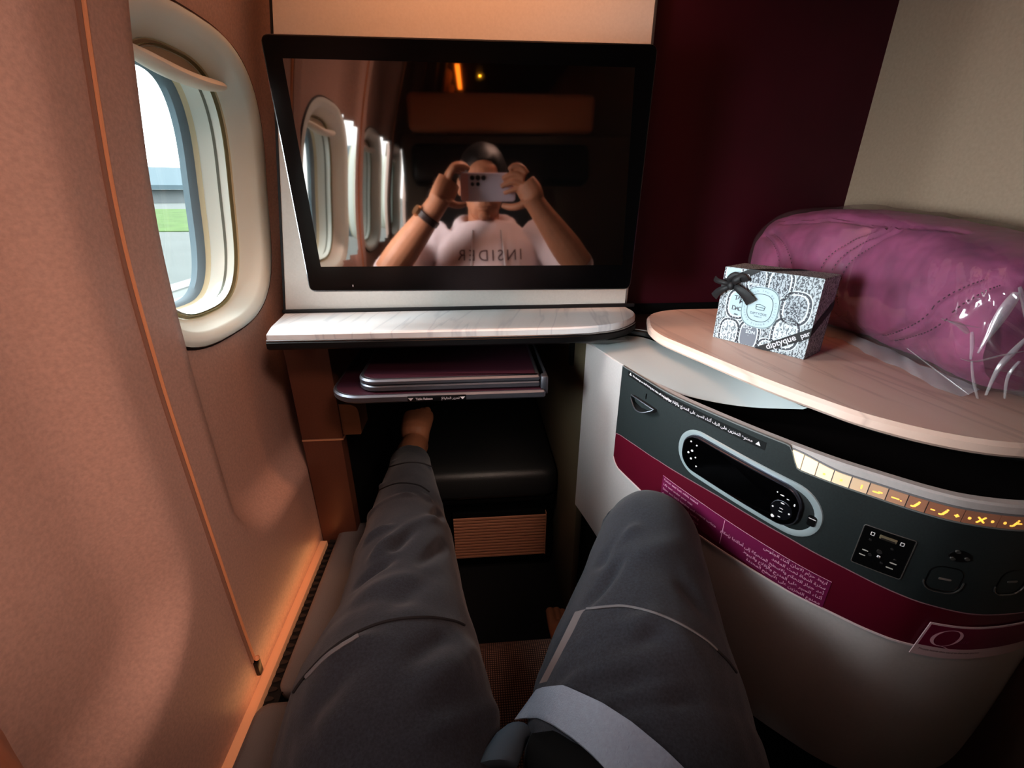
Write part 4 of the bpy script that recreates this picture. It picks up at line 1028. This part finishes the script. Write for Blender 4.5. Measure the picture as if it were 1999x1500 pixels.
# legs inside the trousers, bare feet
def ztk(x, y, z): return atz(x, y, z)
LL = [(-.06, .05, .63), tuple(atz(762, 1450, .645)), tuple(atz(776, 1300, .632)), tuple(atz(786, 1200, .620)), tuple(atz(792, 1100, .603)), tuple(atz(797, 1000, .572)), tuple(atz(800, 925, .550)), tuple(atz(803, 880, .537))]
RL = [(.10, .04, .63), tuple(atz(1252, 1480, .655)), tuple(atz(1252, 1350, .672)), tuple(atz(1258, 1200, .690)), tuple(atz(1264, 1100, .703)), tuple(atz(1268, 1052, .703))]
kn = Vector(RL[-1])
limb(sitter, LL, [.075, .075, .070, .060, .052, .048, .040, .036])
lk = Vector(LL[-1])
heel = Vector((lk.x + .004, lk.y + .065, .512)); toe = aty(818, 806, 1.16)
limb(sitter, [lk, lk + Vector((.002, .035, -.004)), heel + Vector((0, -.005, .018))], [.036, .034, .034])
sitter.ball(heel, (.032, .036, .034), 18)
ftop = lk.lerp(toe, .55) + Vector((0, .01, .02))
limb(sitter, [heel + Vector((0, 0, .01)), lk.lerp(toe, .5), lk.lerp(toe, .82), toe], [(.033, .040), (.040, .034), (.044, .022), (.040, .014)], 18)
fd = (toe - lk).normalized(); fx = Vector((1, .05, 0)).normalized()
for i, (dx, L_, r) in enumerate(((.022, .014, .0125), (.008, .016, .0092), (-.005, .012, .0088), (-.017, .006, .0084), (-.028, .000, .0078))):
    p0 = toe + fx * dx - fd * .030; limb(sitter, [p0, p0 + fd * (.018 + L_ * .5), p0 + fd * (.030 + L_)], [r, r * 1.05, r * .85], 10)
limb(sitter, RL, [.075, .074, .070, .064, .056, .052])
ank = Vector((.205, .600, .205))
limb(sitter, [kn, kn.lerp(ank, .30) + Vector((0, -.006, 0)), kn.lerp(ank, .7), ank], [.050, (.050, .054), .040, .034])
sitter.ball((.207, .575, .158), (.030, .036, .036), 16)
limb(sitter, [(.207, .590, .165), (.203, .68, .158), (.198, .76, .142), (.196, .80, .136)], [(.032, .040), (.038, .034), (.042, .022), (.040, .015)], 18)
for i, (dx, y, r) in enumerate(((-.028, .845, .0130), (-.010, .848, .0095), (.005, .842, .0090), (.018, .834, .0086), (.030, .822, .0080))):
    limb(sitter, [(.196 + dx, .785, .136), (.196 + dx, .815, .138), (.196 + dx, y, .1335)], [r, r * 1.05, r * .9], 10)
me = vox(sitter, .0029, 3)
pe = finish('person', me, M_SKIN, None, True, None)
tag(pe, 'seated person in grey trousers and pale pink hoodie raising a phone to take the photo', 'person')

# trousers
tb = B()
limb(tb, LL[:-1] + [tuple(atz(801, 903, .543))], [(.105, .098), (.108, .104), (.099, .094), (.086, .084), (.081, .075), (.068, .062), (.051, .050), (.0475, .047)], 28, 6)
limb(tb, RL + [tuple(kn + Vector((.002, .012, -.008)))], [(.108, .100), (.112, .104), (.104, .096), (.086, .082), (.071, .069), (.0655, .066), (.060, .060)], 28, 6)
limb(tb, [kn + Vector((0, .008, .0)), kn.lerp(ank, .25) + Vector((0, -.004, 0)), kn.lerp(ank, .6), kn.lerp(ank, .86)], [(.066, .066), (.068, .070), (.058, .06), (.052, .054)], 24, 5)
limb(tb, [(-.10, .03, .625), (.03, .045, .625), (.16, .03, .63)], [(.105, .105), (.12, .115), (.105, .105)], 24)
limb(tb, [(.03, .10, .60), (.028, .19, .605), (.024, .235, .600)], [(.10, .095), (.070, .07), (.03, .04)], 20)
limb(tb, [(.03, .05, .63), (.03, -.01, .72), (.032, -.04, .765)], [(.155, .115), (.152, .108), (.150, .105)], 24)
me = vox(tb, .0045, 5)
A, N = verts_np(me)
def seg(p, q, amp, wd):
    global A
    p, q = np.array(p), np.array(q); d = q - p; t_ = np.clip(((A - p) @ d) / (d @ d), 0, 1)
    dist = np.linalg.norm(A - (p + t_[:, None] * d), axis=1); return amp * np.exp(-(dist / wd) ** 2) * np.sin(PI * np.clip(t_ * .9 + .05, 0, 1)) ** .5
bv0 = BVHTree.FromPolygons([Vector(a) for a in A], [p.vertices[:] for p in me.polygons])
EYE = Vector((0, 0, ZC))
def onleg(x, y):
    h = bv0.ray_cast(EYE, ray(x, y).normalized()); return h[0]
D = np.zeros(len(A))
folds = [((735, 1085), (848, 1010), .010, .010), ((722, 1010), (800, 965), .006, .007), ((745, 950), (838, 975), .007, .006), ((752, 925), (842, 945), -.006, .005), ((765, 905), (838, 915), .006, .006),
         ((760, 1095), (700, 1140), -.006, .010), ((770, 1070), (860, 1000), -.010, .009), ((700, 1170), (830, 1130), .003, .016), ((850, 1120), (770, 1180), -.003, .014),
         ((965, 1390), (830, 1440), .005, .012), ((955, 1330), (850, 1390), -.005, .014), ((930, 1270), (820, 1320), .003, .014), ((700, 1390), (620, 1450), .004, .02),
         ((1090, 1330), (1280, 1240), -.006, .008), ((1100, 1315), (1270, 1215), .006, .011), ((1115, 1290), (1230, 1230), -.004, .008), ((1170, 1100), (1230, 1040), -.005, .008), ((1185, 1085), (1240, 1030), .005, .007),
         ((1150, 1180), (1215, 1090), -.004, .007), ((1090, 1350), (1300, 1290), .004, .012), ((1200, 1385), (1345, 1365), -.006, .007), ((1230, 1370), (1340, 1350), .004, .010), ((1330, 1130), (1380, 1200), -.003, .014), ((1120, 1360), (1260, 1330), -.003, .01), ((640, 1290), (740, 1250), .004, .012), ((880, 1235), (800, 1290), -.004, .012), ((905, 1300), (800, 1370), .004, .014), ((690, 1300), (610, 1400), -.003, .014), ((1290, 1210), (1370, 1300), .004, .016), ((1240, 1090), (1330, 1060), .003, .014), ((715, 1060), (760, 1030), .005, .007), ((870, 1060), (820, 1100), -.005, .010)]
for (a, c, am, wd) in folds:
    p, q = onleg(*a), onleg(*c)   # a crease runs between these two spots of the cloth
    if p is not None and q is not None: D += seg(p, q, am * 1.9, wd)
nz = np.array([noise.noise(Vector(a) * 11) * .0035 + noise.noise(Vector((a[0] * 34, a[1] * 22, a[2] * 34))) * .0012 for a in A])
Nn = N / np.maximum(np.linalg.norm(N, axis=1, keepdims=True), 1e-9)
A = A + Nn * (D + nz)[:, None]
A[:, 2] = np.where((A[:, 1] < .50), np.maximum(A[:, 2], .5025), A[:, 2])
set_np(me, A)
tro = finish('trousers', me, M_TROUSER, pe, True, None); tro['label'] = 'heather charcoal jogger trousers'
bvt = BVHTree.FromPolygons([Vector(a) for a in A], [p.vertices[:] for p in me.polygons])
def lay(pts, lift=.0012):
    out = []
    for (x, y) in catmull(pts, 10):
        h = bvt.ray_cast(EYE, ray(x, y).normalized())
        if h[0] is not None: out.append(h[0] + h[1].normalized() * lift if h[1].dot(ray(x, y)) < 0 else h[0])
    return out
for pts, r, m_ in (([(575, 1352), (600, 1318), (645, 1272), (700, 1236), (760, 1214), (830, 1207), (880, 1213), (905, 1222)], .0016, M_SEAMDARK), ([(600, 1323), (645, 1278), (700, 1243)], .0022, M_SEAMCLOTH),
                   ([(1146, 1191), (1190, 1186), (1225, 1186), (1280, 1200), (1330, 1222), (1375, 1250), (1398, 1270)], .0013, M_SEAMCLOTH), ([(1394, 1266), (1420, 1292), (1436, 1314)], .0012, M_SEAMDARK),
                   ([(735, 960), (775, 945), (815, 948), (838, 962)], .0013, M_SEAMDARK), ([(752, 915), (790, 905), (820, 905), (846, 913)], .0016, M_SEAMDARK)):
    L_ = lay(pts)
    if len(L_) > 3: obj('trouser_seam', B().tube(L_, r, 6), m_, tro)
# pale inner-leg panel seam on the right thigh
L_ = lay([(1065, 1335), (1088, 1290), (1110, 1245), (1134, 1195)], .0006)
if len(L_) > 3:
    rg = []
    for p in L_: rg.append([p + Vector((-.006, 0, 0)), p + Vector((.006, .001, .002))])
    obj('inner_leg_panel', B().loft(rg, closed=False, cap=False), M_SEAMCLOTH, tro)
# fly flap between the thighs
fl = []
for i in range(9):
    t_ = i / 8; c_ = atz(965 + 42 * t_, 1500 - 75 * t_, .70 - .004 * t_); wd = .020 - .004 * t_ if t_ < .9 else .012
    fl.append([c_ + Vector((wd * math.cos(a), 0, .012 * math.sin(a))) for a in [2 * PI * k / 14 for k in range(14)]])
obj('fly_flap', B().loft(fl), M_TAB, tro, angle=80)

# hoodie
hb = B()
limb(hb, [(.03, .00, .735), (.032, -.05, .79), (.036, -.11, .88), (.04, -.165, .965), (.04, -.195, 1.035)], [(.175, .13), (.172, .122), (.175, .115), (.188, .108), (.115, .085)], 28, 5)
limb(hb, [(-.09, -.19, .995), (-.19, -.13, .955), tuple(LE + Vector((.012, -.01, .004)))], [.075, .066, .058], 20)
limb(hb, [tuple(LE + Vector((.012, -.01, .004))), tuple(LE.lerp(LW, .10))], [.057, .054], 20)
limb(hb, [(.18, -.19, .995), (.27, -.12, .96), tuple(RE + Vector((-.012, -.01, .004)))], [.075, .066, .058], 20)
limb(hb, [tuple(RE + Vector((-.012, -.01, .004))), tuple(RE.lerp(RW_, .10))], [.057, .054], 20)
# hood lying round the neck
hood = []
for k in range(25):
    a = math.radians(-68 + (316) * k / 24 + 180 * 0)
    hood.append((.038 + .088 * math.cos(a + PI / 2 + math.radians(22)) * 1.0, -.185 + .085 * math.sin(a + PI / 2 + math.radians(22)) * -1.0, 1.045))
pts = []
for k in range(29):
    a = 2 * PI * k / 28; pts.append((.038 + .084 * math.sin(a), -.190 + .082 * math.cos(a), 1.040 - .026 * max(0, math.cos(a)) + .012 * max(0, -math.cos(a))))
hb.tube(pts, [(.026, .030)] * 29, 14)
me = vox(hb, .005, 6)
A, N = verts_np(me)
nz = np.array([noise.noise(Vector(a) * 14) * .004 + noise.noise(Vector((a[0] * 30, a[1] * 30, a[2] * 12))) * .0025 for a in A])
A += N * nz[:, None]; set_np(me, A)
hd = finish('hoodie', me, M_HOOD, pe, True, None); hd['label'] = 'pale pink hoodie with dark lettering and drawstrings'
bvh = BVHTree.FromPolygons([Vector(a) for a in A], [p.vertices[:] for p in me.polygons])
def chest(x, z, lift=.0015):
    h = bvh.ray_cast(Vector((x, .30, z)), Vector((0, -1, 0)))
    return (h[0] + Vector((0, lift, 0))) if h[0] is not None else Vector((x, -.05, z))
bb = B(); write(bb, 'INSIDER', .045, lambda u, v: chest(.050 - u, .962 + v), align='CENTER', space=1.35)
obj('chest_lettering', bb, mat('lettering_brown', (96, 74, 78), .8), hd, smooth=False)
for x0, x1 in ((-.005, -.012), (.088, .098)):
    obj('drawstring', B().tube([chest(x0 + (x1 - x0) * k / 10, 1.035 - .125 * k / 10, .004) for k in range(11)], .0028, 8), mat('string_white', (224, 216, 218), .8), hd)
# hair
hh = B().ball((HX, -.195, 1.205), (.081, .098, .092), 28)
for v in hh.bm.verts:
    if v.co.y > -.118 and v.co.z < 1.235: v.co.y = -.118
    v.co += v.normal * noise.noise(v.co * 40) * .004
obj('hair', hh, M_HAIR, pe)
# wristwatch
wv = (LW - LE).normalized(); wc = LE.lerp(LW, .86); wx = wv.orthogonal().normalized(); wy = wv.cross(wx)
rg = []
for k in range(33):
    a = 2 * PI * k / 32; r0 = .0345
    c_ = wc + wx * math.cos(a) * r0 + wy * math.sin(a) * r0; nn = (wx * math.cos(a) + wy * math.sin(a))
    rg.append([c_ - wv * .010, c_ + nn * .003 - wv * .008, c_ + nn * .003 + wv * .008, c_ + wv * .010])
wt = obj('watch_strap', B().loft(rg, cap=False), mat('watch_brown', (52, 36, 34), .5), pe)
fc = wc + Vector((-.7, .45, .55)).normalized() * .037
ax = (fc - wc).normalized()
obj('watch_case', B().tube([fc - ax * .003, fc + ax * .006], [.0165, .0150], 20), mat('watch_gold', (196, 150, 110), .3, metal=.9), wt)

# phone
ph = thing('phone', (.045, -.018, 1.122), 'pale lilac phone with five rear lenses held up in both hands', 'phone')
PX0, PX1, PZ0, PZ1 = -.036, .128, 1.122, 1.201
def ybox(P, y): return [(u, y, v) for u, v in P]
PP = rrect(PX0, PZ0, PX1, PZ1, .010, 6)
obj('phone_body', B().loft([ybox(B.inset(PP, .002), -.0235), ybox(PP, -.0215), ybox(PP, -.0165), ybox(B.inset(PP, .002), -.0145)]), M_PHONE, ph)
bnd = rrect(PX0 + .002, PZ0 + .002, -.012, PZ1 - .002, .006, 5)
obj('back_panel', B().loft([ybox(bnd, -.0146), ybox(bnd, -.0141)]), mat('phone_pink_band', (226, 178, 176), .4), ph)
obj('phone_screen', B().loft([ybox(B.inset(PP, .003), -.0236), ybox(B.inset(PP, .003), -.0240)]), M_LENS, ph)
for (x, z, r) in ((.000, 1.187, .0068), (.0165, 1.187, .0072), (.033, 1.187, .0068), (.000, 1.170, .0052), (.016, 1.170, .0052)):
    ln = obj('lens', B().tube([(x, -.0145, z), (x, -.0125, z)], [r, r * .94], 20), M_LENS, ph)
    obj('lens_ring', B().tube([(x + r * math.cos(2 * PI * k / 20), -.0130, z + r * math.sin(2 * PI * k / 20)) for k in range(21)], .0006, 6, False), M_SILVER, ln)

# seat belt lying over the right thigh
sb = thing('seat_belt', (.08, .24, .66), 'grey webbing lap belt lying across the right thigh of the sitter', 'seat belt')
rowsU = [(1046, 1352), (1088, 1344), (1150, 1366), (1230, 1415), (1330, 1500), (1400, 1580)]
rowsL = [(1004, 1410), (1040, 1406), (1090, 1427), (1140, 1466), (1180, 1505), (1230, 1580)]
rg = []
for (ux_, uy_), (lx_, ly_) in zip(catmull(rowsU, 6), catmull(rowsL, 6)):
    row = []
    for k in range(9):
        x, y = ux_ + (lx_ - ux_) * k / 8, uy_ + (ly_ - uy_) * k / 8
        h = bvt.ray_cast(EYE, ray(x, y).normalized())
        p = h[0] if h[0] is not None and h[0].z > .668 else atz(x, y, .668)
        row.append(p)
    rg.append(row)
G = np.array([[tuple(p) for p in r] for r in rg]); G0 = G.copy()
for _ in range(12):
    Gs = G.copy(); Gs[1:-1] = (G[:-2] + G[2:] + 2 * G[1:-1]) / 4; Gs[:, 1:-1] = (Gs[:, :-2] + Gs[:, 2:] + 2 * Gs[:, 1:-1]) / 4
    G = Gs; G[:, :, 2] = np.maximum(G[:, :, 2], G0[:, :, 2])
G[:, :, 2] += .004
rg = [[Vector(p) for p in r] for r in G]
bb = B().loft([r + [p - Vector((0, 0, .0018)) for p in reversed(r)] for r in rg])
obj('webbing', bb, M_BELT, sb, angle=50)
obj('belt_shade_fill', B().loft([[Vector((x + w_ * math.cos(a) * .6 + .0, y + w_ * math.cos(a) * .8, z + .018 * math.sin(a))) for a in [2 * PI * k / 16 for k in range(16)]] for x, y, z, w_ in ((.035, .235, .700, .008), (.045, .225, .705, .022), (.070, .200, .722, .026), (.10, .165, .740, .026), (.13, .12, .745, .024))]), M_BLACKMATT, sb)  # black body put in for the dark shade under the belt

# ================================================================== OUTSIDE
GZ = -4.0
tag(obj('ground', B().box((-900, -400, GZ - .2), (900, 1500, GZ)), mat('apron_concrete', (106, 112, 110), .9, grain=.05, gscale=.2)), kind='structure')
gr = B().box((-420, 60, GZ + .01), (60, 125, GZ + .03)); gr2 = [(-300, 175), (-300, 80), (40, 66), (40, 150)]
tag(obj('grass_strip', B().loft([[(x, y, GZ + .02) for x, y in gr2], [(x, y, GZ + .12) for x, y in gr2]]), mat('mown_grass', (84, 112, 58), .95, grain=.2, gscale=.3)), 'distant strip of mown green grass beyond the apron', 'grass', kind='stuff')
gr.bm.free()
hg = thing('hangar', (-170, 230, GZ), 'long pale hangar with a sloping roof far beyond the window', 'building')
hdir = Vector((.80, .60, 0)); hn = Vector((-.60, .80, 0)); h0 = Vector((-230, 190, GZ))
def hp(a, d, z): p = h0 + hdir * a + hn * d; return (p.x, p.y, GZ + z)
obj('hangar_wall', B().loft([[hp(0, 0, 0), hp(240, 0, 0), hp(240, 60, 0), hp(0, 60, 0)], [hp(0, 0, 6), hp(240, 0, 6), hp(240, 60, 6), hp(0, 60, 6)]]), mat('hangar_white', (136, 142, 144), .8), hg, smooth=False)
obj('hangar_roof', B().loft([[hp(-6, -5, 6), hp(246, -5, 6)], [hp(-6, -5, 8), hp(246, -5, 8)], [hp(-6, 30, 17), hp(246, 30, 17)], [hp(-6, 65, 8), hp(246, 65, 8)]], closed=False, cap=False), mat('hangar_roof_teal', (98, 116, 124), .8), hg, smooth=False)
ag = thing('wing_flap', (-6, 12, -1.6), 'white ribbed airplane wing surface just outside the window', 'wing')
bb = B(); bs = B()
wp = [atz(300, 640, -1.2), atz(300, 560, -1.2), atz(400, 520, -1.2), atz(400, 640, -1.2)]
W0, W1 = atz(300, 575, -1.2), atz(395, 545, -1.2); wd_ = (W1 - W0).normalized(); wn = Vector((-wd_.y, wd_.x, 0)); wn = wn if wn.dot(W0) < 0 else -wn
for k in range(5):
    a0 = W0 - wd_ * 8 + wn * (k * 1.25 - .4); a1 = W0 + wd_ * 16 + wn * (k * 1.25 - .4)
    bb.loft([[a0, a1, a1 + wn * .62, a0 + wn * .62], [p - Vector((0, 0, .12)) for p in (a0, a1, a1 + wn * .62, a0 + wn * .62)]])
    c0, c1 = a0 + wn * .62, a1 + wn * .62
    bs.loft([[c0 - Vector((0, 0, .03)), c1 - Vector((0, 0, .03)), c1 + wn * .63 - Vector((0, 0, .03)), c0 + wn * .63 - Vector((0, 0, .03))], [p - Vector((0, 0, .13)) for p in (c0, c1, c1 + wn * .63, c0 + wn * .63)]])
obj('white_panels', bb, mat('wing_white', (142, 144, 142), .5), ag, smooth=False)
obj('grey_panels', bs, mat('wing_grey', (104, 110, 106), .5), ag, smooth=False)

# ================================================================== LIGHT
wd = bpy.data.worlds.new('overcast_sky'); sc.world = wd; wd.use_nodes = True
bgn = wd.node_tree.nodes['Background']; bgn.inputs[0].default_value = (.93, .98, 1.0, 1); bgn.inputs[1].default_value = 3.4
def area(name, loc, to, size, power, color, sy=None, portal=False, spread=180):
    l = bpy.data.lights.new(name, 'AREA'); l.energy = power; l.color = color; l.shape = 'RECTANGLE' if sy else 'SQUARE'; l.size = size
    if sy: l.size_y = sy
    l.spread = math.radians(spread)
    o = bpy.data.objects.new(name, l); COL.objects.link(o); o.location = loc
    o.rotation_euler = (Vector(to) - Vector(loc)).to_track_quat('-Z', 'Y').to_euler()
    if portal: l.cycles.is_portal = True
    return o
for i, y in enumerate(WIN): area('window_portal', (-.475, y, WZ), (0, y, WZ), .24, 1, (1, 1, 1), .36, portal=True)
area('daylight_near_window', (-.418, WIN[1], WZ - .03), (.32, .62, 1.03), .15, 1.3, (.86, .97, 1.0), .24, spread=64)
area('daylight_far_window', (-.418, WIN[0], WZ - .03), (.30, .62, .96), .15, 1.25, (.86, .97, 1.0), .24, spread=104)
area('ceiling_wash', (.34, -.28, 1.96), (-.36, .28, .88), .25, 2.8, (1.0, .66, .54), .5, spread=66)
_l = bpy.data.lights.new('panel_wash', 'AREA'); _l.energy = 1.7; _l.color = (1.0, .44, .22); _l.shape = 'RECTANGLE'; _l.size = .55; _l.size_y = .08; _l.spread = math.radians(86)
_o = bpy.data.objects.new('panel_wash', _l); COL.objects.link(_o); _z = -Vector((0, .20, -.42)).normalized(); _x = Vector((1, 0, 0)); _o.matrix_world = Matrix.Translation((.0, .66, 1.84)) @ Matrix((_x, _z.cross(_x), _z)).transposed().to_4x4()
area('cabin_fill', (.15, -.35, 1.95), (.15, .5, .6), .5, .2, (1.0, .80, .70), .5)
area('sitter_fill', (-.415, WIN[1] + .03, WZ), (.04, -.16, 1.00), .14, .9, (.95, .97, 1.0), .25, spread=70)  # extra light inside the near pane, added to brighten the sitter
area('footwell_fill', (.02, .74, .815), (-.03, 1.0, .42), .05, .17, (1.0, .80, .66), spread=104)  # added fill under the tray, brightens the vent and foot
def strip_lamp(name, loc, dirv, w, ly, power, color):
    l = bpy.data.lights.new(name, 'AREA'); l.energy = power; l.color = color; l.shape = 'RECTANGLE'; l.size = w; l.size_y = ly
    z_ = -Vector(dirv).normalized(); y_ = Vector((0, 1, 0)); x_ = y_.cross(z_)
    o = bpy.data.objects.new(name, l); COL.objects.link(o); o.matrix_world = Matrix.Translation(loc) @ Matrix((x_, y_, z_)).transposed().to_4x4(); return o
strip_lamp('foot_glow', (-.330, .20, .462), (-.55, 0, .83), .010, 1.15, .15, (1.0, .46, .18))

sc.view_settings.view_transform = 'Standard'; sc.view_settings.look = 'Medium High Contrast'; sc.view_settings.exposure = 0; sc.view_settings.gamma = 1
sc.cycles.max_bounces = 8; sc.cycles.transparent_max_bounces = 16; sc.cycles.caustics_reflective = False; sc.cycles.caustics_refractive = False
sc.cycles.sample_clamp_indirect = 4.0
# lower the whole place so that the cabin floor lies at z = 0
for o in sc.objects:
    if o.parent is None: o.location.z -= DROP
